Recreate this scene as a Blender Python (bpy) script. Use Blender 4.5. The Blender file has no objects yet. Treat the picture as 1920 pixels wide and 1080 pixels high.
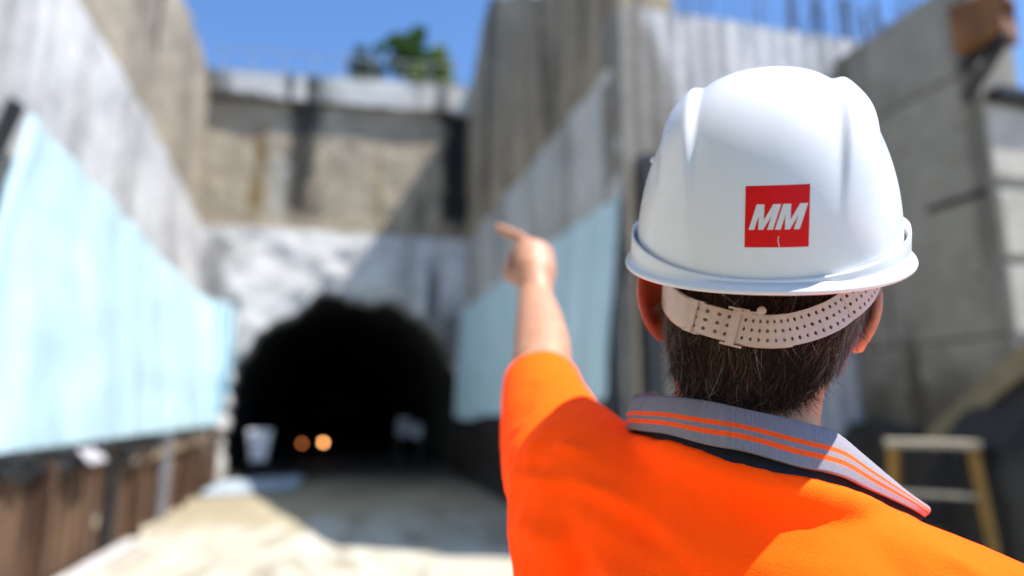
import bpy, bmesh, math, random
from mathutils import Vector, Matrix, noise, Quaternion
R = math.radians
random.seed(7)
scene = bpy.context.scene
col = scene.collection
CZ = 1.55                                    # eye height of the photographer

# ------------------------------------------------------------------ camera
PITCH, YAW = R(10.06), R(14.66)
cam_d = bpy.data.cameras.new('camera')
cam = bpy.data.objects.new('camera', cam_d)
col.objects.link(cam)
fw = Vector((math.sin(YAW)*math.cos(PITCH), math.cos(YAW)*math.cos(PITCH), math.sin(PITCH)))
cam.location = (0, 0, CZ)
cam.rotation_euler = fw.to_track_quat('-Z', 'Y').to_euler()
cam_d.sensor_width = 36
cam_d.lens = 24
cam_d.clip_start = 0.05
cam_d.clip_end = 2000
cam_d.dof.use_dof = True
cam_d.dof.focus_distance = 0.50
cam_d.dof.aperture_fstop = 2.0
scene.camera = cam

# ------------------------------------------------------------------ light
SUN_AZ, SUN_EL = R(115.5), R(62)
world = bpy.data.worlds.new('World')
scene.world = world
world.use_nodes = True
wn = world.node_tree
sky = wn.nodes.new('ShaderNodeTexSky')
sky.sky_type = 'NISHITA'
sky.sun_disc = False
sky.sun_elevation = SUN_EL
sky.sun_rotation = SUN_AZ
sky.dust_density = 0.0
sky.ozone_density = 7.0
tint = wn.nodes.new('ShaderNodeMix')
tint.data_type = 'RGBA'
tint.blend_type = 'MULTIPLY'
tint.inputs[0].default_value = 1
tint.inputs[7].default_value = (.84, .94, 1.03, 1)          # very clear, dry air
wn.links.new(sky.outputs[0], tint.inputs[6])
wn.links.new(tint.outputs[2], wn.nodes['Background'].inputs[0])
wn.nodes['Background'].inputs[1].default_value = 0.135
sd = bpy.data.lights.new('sun', 'SUN')
sd.energy = 5.0
sd.angle = R(0.5)
sd.color = (1.0, 0.955, 0.88)
sun = bpy.data.objects.new('sun', sd)
col.objects.link(sun)
S = Vector((math.sin(SUN_AZ)*math.cos(SUN_EL), math.cos(SUN_AZ)*math.cos(SUN_EL), math.sin(SUN_EL)))
sun.location = S*60
sun.rotation_euler = (-S).to_track_quat('-Z', 'Y').to_euler()
scene.view_settings.view_transform = 'Standard'
scene.view_settings.look = 'None'
scene.view_settings.exposure = 0.74
scene.view_settings.gamma = 1
scene.render.engine = 'CYCLES'
scene.cycles.use_denoising = True
scene.cycles.max_bounces = 10
scene.cycles.sample_clamp_indirect = 8


# ------------------------------------------------------------------ materials
class NT:
    """small helper round a node tree"""
    def __init__(s, name):
        s.m = bpy.data.materials.new(name)
        s.m.use_nodes = True
        s.t = s.m.node_tree
        s.b = s.t.nodes['Principled BSDF']
        s.tc = None

    def node(s, kind, **k):
        n = s.t.nodes.new(kind)
        for a, v in k.items():
            setattr(n, a, v)
        return n

    def link(s, a, b):
        s.t.links.new(a, b)

    def put(s, sock, v):
        if hasattr(v, 'is_linked') or hasattr(v, 'links'):
            s.link(v, sock)
        else:
            sock.default_value = v

    def coord(s, scale=(1, 1, 1), loc=(0, 0, 0), kind='Object'):
        if s.tc is None:
            s.tc = s.node('ShaderNodeTexCoord')
        mp = s.node('ShaderNodeMapping')
        mp.inputs['Scale'].default_value = scale
        mp.inputs['Location'].default_value = loc
        s.link(s.tc.outputs[kind], mp.inputs[0])
        return mp.outputs[0]

    def noise(s, scale, detail=4, rough=.55, vec=None, stretch=(1, 1, 1), dist=0, loc=(0, 0, 0)):
        n = s.node('ShaderNodeTexNoise')
        n.inputs['Scale'].default_value = scale
        n.inputs['Detail'].default_value = detail
        n.inputs['Roughness'].default_value = rough
        n.inputs['Distortion'].default_value = dist
        s.link(vec or s.coord(stretch, loc), n.inputs['Vector'])
        return n.outputs['Fac']

    def ramp(s, fac, stops):
        r = s.node('ShaderNodeValToRGB')
        el = r.color_ramp.elements
        while len(el) < len(stops):
            el.new(.5)
        for e, (p, c) in zip(el, stops):
            e.position = p
            e.color = (c, c, c, 1) if isinstance(c, (int, float)) else (*c, 1)
        s.link(fac, r.inputs[0])
        return r.outputs[0]

    def mix(s, fac, a, b, mode='MIX'):
        n = s.node('ShaderNodeMix', data_type='RGBA', blend_type=mode)
        s.put(n.inputs[0], fac)
        for sock, v in ((n.inputs[6], a), (n.inputs[7], b)):
            if isinstance(v, tuple):
                sock.default_value = (*v, 1)
            else:
                s.link(v, sock)
        return n.outputs[2]

    def math(s, op, a, b=0.0, clamp=False):
        n = s.node('ShaderNodeMath', operation=op, use_clamp=clamp)
        s.put(n.inputs[0], a)
        s.put(n.inputs[1], b)
        return n.outputs[0]

    def bump(s, h, strength=.3, dist=.02):
        b = s.node('ShaderNodeBump')
        b.inputs['Strength'].default_value = strength
        b.inputs['Distance'].default_value = dist
        s.link(h, b.inputs['Height'])
        s.link(b.outputs[0], s.b.inputs['Normal'])

    def sep(s):
        if s.tc is None:
            s.tc = s.node('ShaderNodeTexCoord')
        n = s.node('ShaderNodeSeparateXYZ')
        s.link(s.tc.outputs['Object'], n.inputs[0])
        return n.outputs

    def col(s, c):
        if isinstance(c, tuple):
            s.b.inputs['Base Color'].default_value = (*c, 1)
        else:
            s.link(c, s.b.inputs['Base Color'])
        return s

    def rough(s, v):
        s.put(s.b.inputs['Roughness'], v)
        return s


def plain(name, c, rough=.6, var=.12, scale=8, metal=0, bump=0, stretch=(1, 1, 1)):
    n = NT(name)
    f = n.noise(scale, stretch=stretch)
    d = tuple(x*(1-var*1.6) for x in c)
    l = tuple(min(1, x*(1+var)) for x in c)
    n.col(n.ramp(f, [(.3, d), (.7, l)])).rough(rough)
    n.b.inputs['Metallic'].default_value = metal
    if bump:
        n.bump(f, bump, .01)
    return n.m


def concrete(name, c1, c2, streak=(.08, .075, .065), sa=.6, scale=.8, st=2.2, stains_shade=(), bump=.4):
    """mottled concrete with run-off streaks; stains_shade = (axis, centre, half width, z low, z high, colour, strength)"""
    n = NT(name)
    f = n.noise(scale, 8, .62, dist=.4)
    c = n.ramp(f, [(.3, c1), (.68, c2)])
    g = n.noise(6, 6, .6)
    c = n.mix(.35, c, n.ramp(g, [(.3, tuple(x*.6 for x in c1)), (.7, c2)]))
    s = n.noise(st, 5, .6, stretch=(1, 1, .09), dist=.5)
    c = n.mix(n.math('MULTIPLY', n.ramp(s, [(.52, 0), (.72, 1)]), sa), c, streak)
    if stains_shade:
        xyz = n.sep()
        wob = n.noise(1.5, 5, .65, loc=(3, 1, 2))
        for ax, x0, w, z0, z1, cc, st_ in stains_shade:
            d = n.math('ABSOLUTE', n.math('SUBTRACT', xyz[ax], x0))
            d = n.math('ADD', n.math('DIVIDE', d, w), n.math('MULTIPLY', n.math('SUBTRACT', wob, .5), 2.4))
            m = n.ramp(d, [(.45, 1), (1.0, 0)])
            za = n.math('MULTIPLY', n.math('SUBTRACT', xyz[2], z0), 1.4, True)
            zb = n.math('MULTIPLY', n.math('SUBTRACT', z1, xyz[2]), 1.4, True)
            m = n.math('MULTIPLY', n.math('MULTIPLY', m, za), n.math('MULTIPLY', zb, st_))
            c = n.mix(m, c, cc)
    n.col(c).rough(.9)
    n.bump(n.math('ADD', n.math('MULTIPLY', f, .6), n.math('MULTIPLY', g, .5)), bump, .08)
    return n.m


# ------------------------------------------------------------------ mesh helpers
def mesh_obj(name, verts, faces, m, parent=None, smooth=False, mats=None, idx=None):
    me = bpy.data.meshes.new(name)
    me.from_pydata([tuple(v) for v in verts], [], faces)
    return link(name, me, m, parent, smooth, mats, idx)


def link(name, me, m, parent=None, smooth=False, mats=None, idx=None):
    for k in (mats or [m]):
        me.materials.append(k)
    if idx:
        me.polygons.foreach_set('material_index', idx)
    me.polygons.foreach_set('use_smooth', [smooth]*len(me.polygons))
    me.update()
    o = bpy.data.objects.new(name, me)
    col.objects.link(o)
    if parent is not None:
        o.parent = parent
    return o


def tag(o, label=None, cat=None, group=None, kind=None):
    if cat and not kind:
        kind = 'thing'
    for k, v in (('label', label), ('category', cat), ('group', group), ('kind', kind)):
        if v:
            o[k] = v
    return o


def empty(name, loc, label, cat, group=None, rz=0):
    o = bpy.data.objects.new(name, None)
    o.empty_display_size = .1
    col.objects.link(o)
    o.location = loc
    o.rotation_euler = (0, 0, rz)
    return tag(o, label, cat, group)


class MB:
    """collects closed pieces into one mesh"""
    def __init__(s):
        s.v, s.f = [], []

    def add(s, v, f):
        k = len(s.v)
        s.v += [Vector(p) for p in v]
        s.f += [tuple(i+k for i in q) for q in f]
        return s

    def box(s, c, size, rot=None, bevel=.0):
        bm = bmesh.new()
        bmesh.ops.create_cube(bm, size=1)
        bmesh.ops.scale(bm, vec=Vector(size), verts=bm.verts)
        if bevel:
            bmesh.ops.bevel(bm, geom=bm.edges[:], offset=bevel, segments=2, affect='EDGES', profile=.6)
        bm.verts.index_update()
        M = rot or Matrix.Identity(3)
        s.add([M @ v.co + Vector(c) for v in bm.verts], [[v.index for v in f.verts] for f in bm.faces])
        bm.free()
        return s

    def bar(s, a, b, w, h=None, up=(0, 0, 1), bevel=0):
        a, b = Vector(a), Vector(b)
        d = b-a
        z = d.normalized()
        x = Vector(up).cross(z)
        if x.length < 1e-4:
            x = Vector((1, 0, 0))
        x.normalize()
        y = z.cross(x)
        s.box((a+b)/2, (w, h or w, d.length), Matrix((x, y, z)).transposed(), bevel)
        return s

    def tube(s, pts, rad, n=14, up=None, cap=True, dome=True):
        pts = [Vector(p) for p in pts]
        rad = [r if isinstance(r, (tuple, list)) else (r, r) for r in rad]
        if dome:                                 # rounded ends
            for end in (0, -1):
                p, q = (pts[0], pts[1]) if end == 0 else (pts[-1], pts[-2])
                d = (p-q).normalized()
                r = rad[end]
                mr = min(r)
                ex = [(p+d*mr*.5, (r[0]*.86, r[1]*.86)), (p+d*mr*.85, (r[0]*.52, r[1]*.52))]
                if end == 0:
                    pts = [e[0] for e in ex[::-1]]+pts
                    rad = [e[1] for e in ex[::-1]]+rad
                else:
                    pts = pts+[e[0] for e in ex]
                    rad = rad+[e[1] for e in ex]
        N = len(pts)
        t0 = (pts[1]-pts[0]).normalized()
        x = Vector(up) if up else (Vector((0, 0, 1)) if abs(t0.z) < .9 else Vector((1, 0, 0)))
        V, F = [], []
        for i in range(N):
            t = (pts[min(i+1, N-1)]-pts[max(i-1, 0)]).normalized()
            x = (x-t*x.dot(t)).normalized()
            y = t.cross(x)
            for k in range(n):
                a = 2*math.pi*k/n
                V.append(pts[i]+x*(rad[i][0]*math.cos(a))+y*(rad[i][1]*math.sin(a)))
        for i in range(N-1):
            for k in range(n):
                F.append((i*n+k, i*n+(k+1) % n, (i+1)*n+(k+1) % n, (i+1)*n+k))
        if cap:
            F.append(tuple(range(n))[::-1])
            F.append(tuple((N-1)*n+k for k in range(n)))
        return s.add(V, F)

    def rings(s, rows, n=40):
        """rows of (z, cx, cy, rx, ry[, squareness]) stacked into a closed body"""
        V, F = [], []
        for row in rows:
            z, cx, cy, rx, ry = row[:5]
            e = row[5] if len(row) > 5 else 2.0
            for k in range(n):
                a = 2*math.pi*k/n
                c, d = math.cos(a), math.sin(a)
                V.append((cx+rx*math.copysign(abs(c)**(2/e), c), cy+ry*math.copysign(abs(d)**(2/e), d), z))
        N = len(rows)
        for i in range(N-1):
            for k in range(n):
                F.append((i*n+k, i*n+(k+1) % n, (i+1)*n+(k+1) % n, (i+1)*n+k))
        F.append(tuple(range(n))[::-1])
        F.append(tuple((N-1)*n+k for k in range(n)))
        return s.add(V, F)

    def ball(s, c, r, M=None, u=20, v=12):
        V, F = [], []
        M = M or Matrix.Identity(3)
        for i in range(1, v):
            t = math.pi*i/v
            for k in range(u):
                a = 2*math.pi*k/u
                V.append(Vector(c)+M @ Vector((r[0]*math.sin(t)*math.cos(a), r[1]*math.sin(t)*math.sin(a), r[2]*math.cos(t))))
        for i in range(v-2):
            for k in range(u):
                F.append((i*u+k, (i+1)*u+k, (i+1)*u+(k+1) % u, i*u+(k+1) % u))
        V.append(Vector(c)+M @ Vector((0, 0, r[2])))
        V.append(Vector(c)-M @ Vector((0, 0, r[2])))
        for k in range(u):
            F.append((len(V)-2, k, (k+1) % u))
            F.append((len(V)-1, (v-2)*u+(k+1) % u, (v-2)*u+k))
        return s.add(V, F)

    def build(s, name, m, parent=None, smooth=False, off=None):
        v = [p-Vector(off) for p in s.v] if off else s.v
        return mesh_obj(name, v, s.f, m, parent, smooth)


def slab(name, fn, nu, nv, back, m, parent=None, smooth=True, wrap=False):
    """solid sheet: fn(u,v) is the shown face, back(p,u,v) the hidden one"""
    V = []
    for i in range(nu+1):
        for j in range(nv+1):
            V.append(Vector(fn(i/nu, j/nv)))
    n = len(V)
    for i in range(nu+1):
        for j in range(nv+1):
            V.append(Vector(back(V[i*(nv+1)+j], i/nu, j/nv)))
    q = lambda i, j: i*(nv+1)+j
    F = []
    for i in range(nu):
        for j in range(nv):
            F.append((q(i, j), q(i+1, j), q(i+1, j+1), q(i, j+1)))
            F.append((n+q(i, j+1), n+q(i+1, j+1), n+q(i+1, j), n+q(i, j)))
    for i in range(nu):
        F.append((q(i, 0), n+q(i, 0), n+q(i+1, 0), q(i+1, 0)))
        F.append((q(i+1, nv), n+q(i+1, nv), n+q(i, nv), q(i, nv)))
    for j in range(nv):
        F.append((q(0, j+1), n+q(0, j+1), n+q(0, j), q(0, j)))
        F.append((q(nu, j), n+q(nu, j), n+q(nu, j+1), q(nu, j+1)))
    o = mesh_obj(name, V, F, m, parent, False)
    me = o.data
    bm = bmesh.new()
    bm.from_mesh(me)
    bmesh.ops.recalc_face_normals(bm, faces=bm.faces)
    bm.to_mesh(me)
    bm.free()
    if smooth:
        me.polygons.foreach_set('use_smooth', [True]*len(me.polygons))
        me.set_sharp_from_angle(angle=R(50))
    return o


def nz(x, y, z, s=1.0):
    return noise.fractal(Vector((x*s, y*s, z*s)), .8, 2.0, 4)


def lerp(a, b, t):
    return a+(b-a)*t


def interp(x, tab):
    if x <= tab[0][0]:
        return tab[0][1:]
    for p, q in zip(tab, tab[1:]):
        if x <= q[0]:
            t = (x-p[0])/(q[0]-p[0])
            return tuple(a+(b-a)*t for a, b in zip(p[1:], q[1:]))
    return tab[-1][1:]


def catmull(P, n):
    P = [Vector(p) for p in P]
    out = []
    N = len(P)-1
    for k in range(n+1):
        u = k/n*N
        i = min(int(u), N-1)
        t = u-i
        a, b, c, d = P[max(i-1, 0)], P[i], P[i+1], P[min(i+2, N)]
        out.append(.5*((2*b)+(c-a)*t+(2*a-5*b+4*c-d)*t*t+(3*b-a-3*c+d)*t*t*t))
    return out


def remeshed(mb, voxel, smooth=4, sfac=.5):
    me = bpy.data.meshes.new('tmp')
    me.from_pydata([tuple(v) for v in mb.v], [], mb.f)
    o = bpy.data.objects.new('tmp', me)
    col.objects.link(o)
    r = o.modifiers.new('r', 'REMESH')
    r.mode = 'VOXEL'
    r.voxel_size = voxel
    if smooth:
        s = o.modifiers.new('s', 'SMOOTH')
        s.factor = sfac
        s.iterations = smooth
    dg = bpy.context.evaluated_depsgraph_get()
    dg.update()
    out = bpy.data.meshes.new_from_object(o.evaluated_get(dg))
    bpy.data.objects.remove(o)
    bpy.data.meshes.remove(me)
    out.materials.clear()
    return out


# ================================================================== THE PLACE
# (x to the right, y along the cutting towards the tunnel, heights are real heights above the ground)
def zz(z):
    return z+CZ


# ---- ground
g = NT('ground_mud')
f1 = g.noise(.35, 8, .62, dist=.6)
c = g.ramp(f1, [(.32, (.30, .26, .19)), (.5, (.50, .46, .37)), (.7, (.60, .57, .49))])
f2 = g.noise(1.6, 6, .6, stretch=(1, .35, 1), dist=1.2)
c = g.mix(g.math('MULTIPLY', g.ramp(f2, [(.47, 0), (.62, 1)]), .85), c, (.17, .14, .085))
f3 = g.noise(9, 5, .6)
c = g.mix(.3, c, g.ramp(f3, [(.3, (.25, .22, .17)), (.7, (.62, .58, .5))]))
gx = g.sep()
tan_ = g.math('ADD', g.math('MULTIPLY', g.math('SUBTRACT', gx[1], 9.2), .45), g.math('MULTIPLY', g.math('SUBTRACT', f2, .5), 2.5))
c = g.mix(g.ramp(tan_, [(.1, 0), (.8, .8)]), c, (.31, .255, .155))
far_shade = g.math('ADD', g.math('MULTIPLY', g.math('SUBTRACT', gx[1], 12.0), .22), g.math('MULTIPLY', g.math('SUBTRACT', f1, .5), 2.0))
c = g.mix(g.ramp(far_shade, [(.1, 0), (.75, 1)]), c, (.105, .09, .058))  # shaded ground before the tunnel painted in as a darker tone
back = g.math('ADD', g.math('MULTIPLY', g.math('SUBTRACT', 2.5, gx[1]), .5), g.math('MULTIPLY', g.math('SUBTRACT', f1, .5), 1.5))
c = g.mix(g.ramp(back, [(.1, 0), (.6, .7)]), c, (.22, .20, .165))  # unseen ground behind the lens, darkened to weaken its bounce on the hat
g.col(c).rough(.85)
g.bump(g.math('ADD', f2, f3), .5, .06)
N = 70
V, F = [], []
for i in range(N+1):
    for j in range(N+1):
        x = (i/N*2-1)
        y = (j/N*2-1)
        x = math.copysign(abs(x)**2.2, x)*160
        y = math.copysign(abs(y)**2.2, y)*160+8
        V.append((x, y, .025*nz(x, y, 0, .8) if abs(x) < 12 and abs(y) < 30 else 0))
for i in range(N):
    for j in range(N):
        F.append((i*(N+1)+j, (i+1)*(N+1)+j, (i+1)*(N+1)+j+1, i*(N+1)+j+1))
tag(mesh_obj('ground', V, F, g.m, None, True), kind='structure')

# ---- land on top of the cutting, behind the portal wall and behind the side walls
grass = NT('dry_grass_soil')
f = grass.noise(.8, 6, .65)
grass.col(grass.ramp(f, [(.3, (.06, .075, .025)), (.55, (.13, .13, .05)), (.75, (.24, .2, .12))])).rough(.95)
grass.bump(f, .6, .2)


def block(name, x0, x1, y0, y1, top, low=-.3):
    fn = lambda u, v: (lerp(x0, x1, u), lerp(y0, y1, v), top(lerp(x0, x1, u), lerp(y0, y1, v)))
    return tag(slab(name, fn, 24, 24, lambda p, u, v: (p.x, p.y, low), grass.m, None), kind='structure')


block('hillside', -60, 60, 18.3, 90, lambda x, y: zz(7.9)+min(.42*(y-18.3), 2.6)+.012*max(0, y-24)+.25*nz(x, y, 0, .3), 6.2)
block('upper_terrain', -60, -4.2, -9, 18.25, lambda x, y: zz(7.3)+.2*nz(x, y, 0, .3))
block('side_terrain', 8.6, 60, 7.75, 18.25, lambda x, y: zz(4.0)+.2*nz(x, y, 0, .3))

# ---- concrete materials
ROCK = concrete('rough_beige_rock', (.30, .245, .175), (.54, .465, .355), (.14, .12, .09), .55, 1.6, 1.6, stains_shade=(
    (0, -1.0, .50, zz(4.3), zz(8.6), (.035, .033, .028), .95),
    (0, -1.95, .22, zz(4.3), zz(7.3), (.20, .125, .04), .8),
    (0, -1.50, .30, zz(4.2), zz(6.6), (.40, .40, .36), .7),
    (0, 2.95, .62, zz(4.2), zz(8.4), (.012, .012, .012), 1.0),  # grime and deep corner shade painted in together
    (0, .95, .10, zz(4.2), zz(7.0), (.26, .17, .06), .6),
    (0, 2.0, .30, zz(4.2), zz(5.7), (.06, .06, .06), .7)), bump=.35)  # last mark paints a stain and part of the cast shadow
COPE = concrete('pale_coping_concrete', (.46, .45, .42), (.74, .73, .70), (.05, .045, .04), .9, 1.3, 1.8, stains_shade=(
    (0, -1.35, .16, zz(7.0), zz(9.6), (.04, .037, .033), .95), (0, -.80, .22, zz(7.0), zz(9.6), (.04, .037, .033), .95), (0, 2.5, .35, zz(7.0), zz(9.6), (.06, .055, .05), .8),
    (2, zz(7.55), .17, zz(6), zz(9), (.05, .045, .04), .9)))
SHOT = concrete('white_shotcrete', (.44, .44, .435), (.86, .86, .86), (.15, .15, .145), .6, 1.1, .9, stains_shade=(
    (0, -2.75, .35, zz(1), zz(4.6), (.26, .255, .25), .9),
    (0, 2.35, .22, zz(1.6), zz(3.9), (.05, .05, .055), .9), (0, 2.75, .32, zz(.3), zz(2.8), (.06, .06, .06), .85), (0, -.55, .12, zz(2.9), zz(3.9), (.16, .16, .16), .7)), bump=.8)
LEFTUP = concrete('brown_shotcrete', (.25, .21, .155), (.44, .38, .30), (.10, .09, .075), .6, .5, 1.0, stains_shade=(
    (1, 2.3, .22, zz(5.6), zz(8.6), (.04, .037, .03), .9), (1, 12.6, .25, zz(6.0), zz(8.6), (.05, .045, .04), .8),))
LEFTLO = concrete('grey_white_shotcrete', (.44, .44, .45), (.71, .71, .715), (.20, .18, .165), .6, .6, 1.2)
RIGHTUP = concrete('dark_brown_shotcrete', (.21, .165, .105), (.46, .38, .265), (.035, .03, .022), .9, .9, 1.5, stains_shade=(
    (1, 2.7, .35, zz(4.0), zz(10), (.05, .045, .035), .9), (1, -1.6, .22, zz(4.3), zz(10), (.06, .05, .04), .8), (1, -3.6, .2, zz(4.3), zz(10), (.07, .06, .045), .7)))
RIGHTLO = concrete('blue_grey_shotcrete', (.34, .335, .315), (.60, .60, .585), (.11, .10, .08), .75, .7, 1.2)
WING = concrete('streaky_pale_concrete', (.50, .49, .48), (.80, .79, .78), (.19, .185, .18), .85, .9, 1.6, stains_shade=(
    ))
NEAR = concrete('smooth_grey_concrete', (.24, .23, .19), (.40, .385, .325), (.10, .09, .07), .65, 1.0, 1.3, stains_shade=(
    (1, .30, .14, zz(-1.2), zz(1.1), (.06, .05, .04), .9), (2, zz(-.4), 1.0, zz(-4), zz(4), (.10, .085, .06), .8), (1, -.75, .12, zz(1), zz(4.6), (.12, .11, .09), .7),
    (1, .95, .16, zz(1), zz(4.8), (.09, .085, .07), .85)), bump=.15)
BEIGE = concrete('beige_lit_concrete', (.42, .38, .31), (.62, .57, .49), (.2, .17, .13), .5, 1.1, 1.5, bump=.2)
DARKC = concrete('dark_concrete', (.03, .03, .028), (.075, .07, .06), (.02, .02, .02), .5, 1.0, 1.0)
BLACK = plain('black_plastic_shade', (.012, .012, .013), .45, .3, 5, bump=.4)  # fence plastic, and the shade put in as black strips
DSTEEL = plain('dark_steel', (.035, .035, .037), .5, .3, 9, .4)

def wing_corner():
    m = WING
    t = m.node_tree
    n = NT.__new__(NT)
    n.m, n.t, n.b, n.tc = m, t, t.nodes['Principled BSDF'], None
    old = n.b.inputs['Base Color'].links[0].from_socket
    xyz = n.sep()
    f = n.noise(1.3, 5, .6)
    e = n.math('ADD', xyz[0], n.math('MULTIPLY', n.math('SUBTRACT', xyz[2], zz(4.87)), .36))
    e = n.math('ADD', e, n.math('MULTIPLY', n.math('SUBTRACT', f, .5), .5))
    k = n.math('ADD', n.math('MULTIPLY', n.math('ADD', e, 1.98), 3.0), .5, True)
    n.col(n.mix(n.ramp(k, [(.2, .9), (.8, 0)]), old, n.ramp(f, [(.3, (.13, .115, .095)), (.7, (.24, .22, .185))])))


wing_corner()
# ---- the wall with the tunnel mouth
PW = empty('portal_wall', (0, 17, 0), 'rough beige wall closing the cutting, white shotcrete round the black tunnel mouth', 'wall')


def at_pw(p):
    return Vector(p)-Vector((0, 17, 0))


ARX, ARR, SPR = .40, 2.74, zz(-.15)          # arch centre, radius and springing height
X0, X1 = -3.35, 3.45
ZB = zz(4.3)


def arch(u, wob=1.0):
    """outline of the tunnel mouth, u 0..1 from the left foot over the crown to the right foot"""
    L1 = SPR
    L = math.pi*ARR
    s = u*(2*L1+L)
    if s < L1:
        x, z = ARX-ARR, s
        nx, nz_ = -1, 0
    elif s < L1+L:
        a = math.pi-(s-L1)/ARR
        x, z = ARX+ARR*math.cos(a), SPR+ARR*1.06*math.sin(a)
        nx, nz_ = math.cos(a), math.sin(a)
    else:
        x, z = ARX+ARR, L1-(s-L1-L)
        nx, nz_ = 1, 0
    w = wob*(.20*nz(x, z, 4, .7)+.15*nz(x, z, 8, 1.9))*min(1, z)
    return x+nx*w, z+nz_*w


def rect(u):
    """outer outline of the shotcrete, same parameter"""
    ax, az = arch(u, 0)
    dx, dz = ax-ARX, az-.0
    if az <= SPR:
        dx, dz = (-1 if dx < 0 else 1), 0
        return (X0 if dx < 0 else X1), az
    a = math.atan2(az-SPR, ax-ARX)
    c, s = math.cos(a), math.sin(a)
    t = 1e9
    if c > 1e-6:
        t = min(t, (X1-ARX)/c)
    if c < -1e-6:
        t = min(t, (X0-ARX)/c)
    if s > 1e-6:
        t = min(t, (ZB-SPR)/s)
    return ARX+c*t, SPR+s*t


def portal(u, v):
    a, r = arch(u), rect(u)
    x, z = lerp(a[0], r[0], v), max(0, lerp(a[1], r[1], v))
    d = .085*nz(x, z, 1, .9)+.03*nz(x, z, 3, 3)
    edge = 1-min(1, v*5)
    return at_pw((x, 16.93-.10*(ZB-z)-d*min(1, (1-v)*6+.25)+.10*edge, z))


slab('shotcrete_face', portal, 130, 22, lambda p, u, v: (p.x, .85, p.z), SHOT, PW)


def rockface(u, v):
    x, z = lerp(X0, X1, u), lerp(ZB+.01, zz(7.50)+.28*u, v)
    return at_pw((x, 17.06-.022*nz(x, z, 2, 1.3)-.014*nz(x, z, 5, 5), z))


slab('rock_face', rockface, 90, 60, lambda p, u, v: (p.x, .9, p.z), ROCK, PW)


def coping(u, v):
    x, z = lerp(X0, X1, u), lerp(zz(7.51)+.28*u+.03*math.sin(u*17), zz(8.18)+.34*u, v)
    return at_pw((x, 16.86-.02*nz(x, z, 2, 2), z+.03*nz(x, 0, 1, 1.5)*v))


slab('coping_beam', coping, 60, 10, lambda p, u, v: (p.x, 1.1, p.z), COPE, PW)


def tun(u, v):
    x, z = arch(u, 0)
    y = lerp(17.75, 70, v**1.6)
    k = 1+.02*nz(x, y, z, .8)
    return (ARX+(x-ARX)*k*1.05, y, z*k*1.03)


TL = empty('tunnel_lining', (ARX, 17.8, 0), 'dark tunnel vault running back behind the mouth in the portal wall', 'tunnel')
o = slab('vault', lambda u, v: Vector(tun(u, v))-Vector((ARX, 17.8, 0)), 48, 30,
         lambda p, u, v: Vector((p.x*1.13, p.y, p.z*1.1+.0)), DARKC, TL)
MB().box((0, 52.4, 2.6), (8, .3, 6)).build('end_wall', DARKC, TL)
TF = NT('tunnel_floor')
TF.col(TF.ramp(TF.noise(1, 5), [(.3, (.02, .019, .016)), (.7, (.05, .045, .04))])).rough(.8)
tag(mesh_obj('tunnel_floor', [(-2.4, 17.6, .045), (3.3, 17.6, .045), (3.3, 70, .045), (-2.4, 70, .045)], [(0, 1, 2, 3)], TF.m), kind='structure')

# ---- guard rail on the coping
steelg = plain('grey_galvanised', (.30, .32, .34), .5, .15, 8, .5)
GR = empty('guard_rail', (0, 17.5, zz(8.1)), 'thin grey guard rail along the coping of the portal wall', 'railing')
for i in range(9):
    x = -3.1+i*.76
    MB().tube([(x, 0, -.02), (x, 0, 1.05+.04*i)], [.022, .022], 8, dome=False).build('post', steelg, GR)
for h in (.5, 1.0):
    MB().tube([(-3.2, .04, h), (3.1, .04, h+.36)], [.018, .018], 8, dome=False).build('rail', steelg, GR)


# ---- long side walls of the cutting
def left_band(y):
    return zz(4.30+.072*(17-max(y, 5)))


LW = empty('retaining_wall', (-3.2, 10, 0), 'sunlit side wall of the cutting, brown above and pale grey below, over the timber fence', 'wall')


def lw(a, b, x, depth):
    def fn(u, v):
        y = lerp(1.0, 17.0, u)
        z = lerp(a(y), b(y), v)
        return Vector((x+.05*nz(0, y, z, .7)+.02*nz(0, y, z, 3), y, z))-Vector((-3.2, 10, 0))
    return fn


e_l = lambda y: left_band(y)+.10*nz(0, y, 3, .9)+.05*nz(0, y, 7, 3)
slab('upper_face', lw(e_l, lambda y: zz(8.15)+.12*nz(0, y, 0, .6), -3.22, 1), 170, 40, lambda p, u, v: (-.95, p.y, p.z), LEFTUP, LW)
slab('lower_face', lw(lambda y: -.1, lambda y: e_l(y)+.02, -3.14, 1), 170, 40, lambda p, u, v: (-.94, p.y, p.z), LEFTLO, LW)

RW = empty('retaining_wall', (3.2, 12, 0), 'shaded side wall of the cutting, brown above and grey below, behind the pointing hand', 'wall')


def r_top(y):
    return zz(interp(y, [(7, 5.15), (8, 5.7), (11, 7.55), (14.6, 9.75), (15.2, 9.6), (16.2, 8.9), (17.2, 8.3)])[0])+.10*nz(1, y, 0, 1.2)


def rw(a, b, x):
    def fn(u, v):
        y = lerp(7.12, 17.3, u)
        z = lerp(a(y), b(y), v)
        return Vector((x-.05*nz(2, y, z, .7)-.02*nz(4, y, z, 3), y, z))-Vector((3.2, 12, 0))
    return fn


e_r = lambda y: zz(4.15+.1*nz(5, y, 3, .8)+.05*nz(3, y, 7, 3))
slab('upper_face', rw(e_r, r_top, 3.25), 90, 40, lambda p, u, v: (.78, p.y, p.z), RIGHTUP, RW)
slab('lower_face', rw(lambda y: -.1, lambda y: e_r(y)+.02, 3.18), 90, 40, lambda p, u, v: (.77, p.y, p.z), RIGHTLO, RW)

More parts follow.
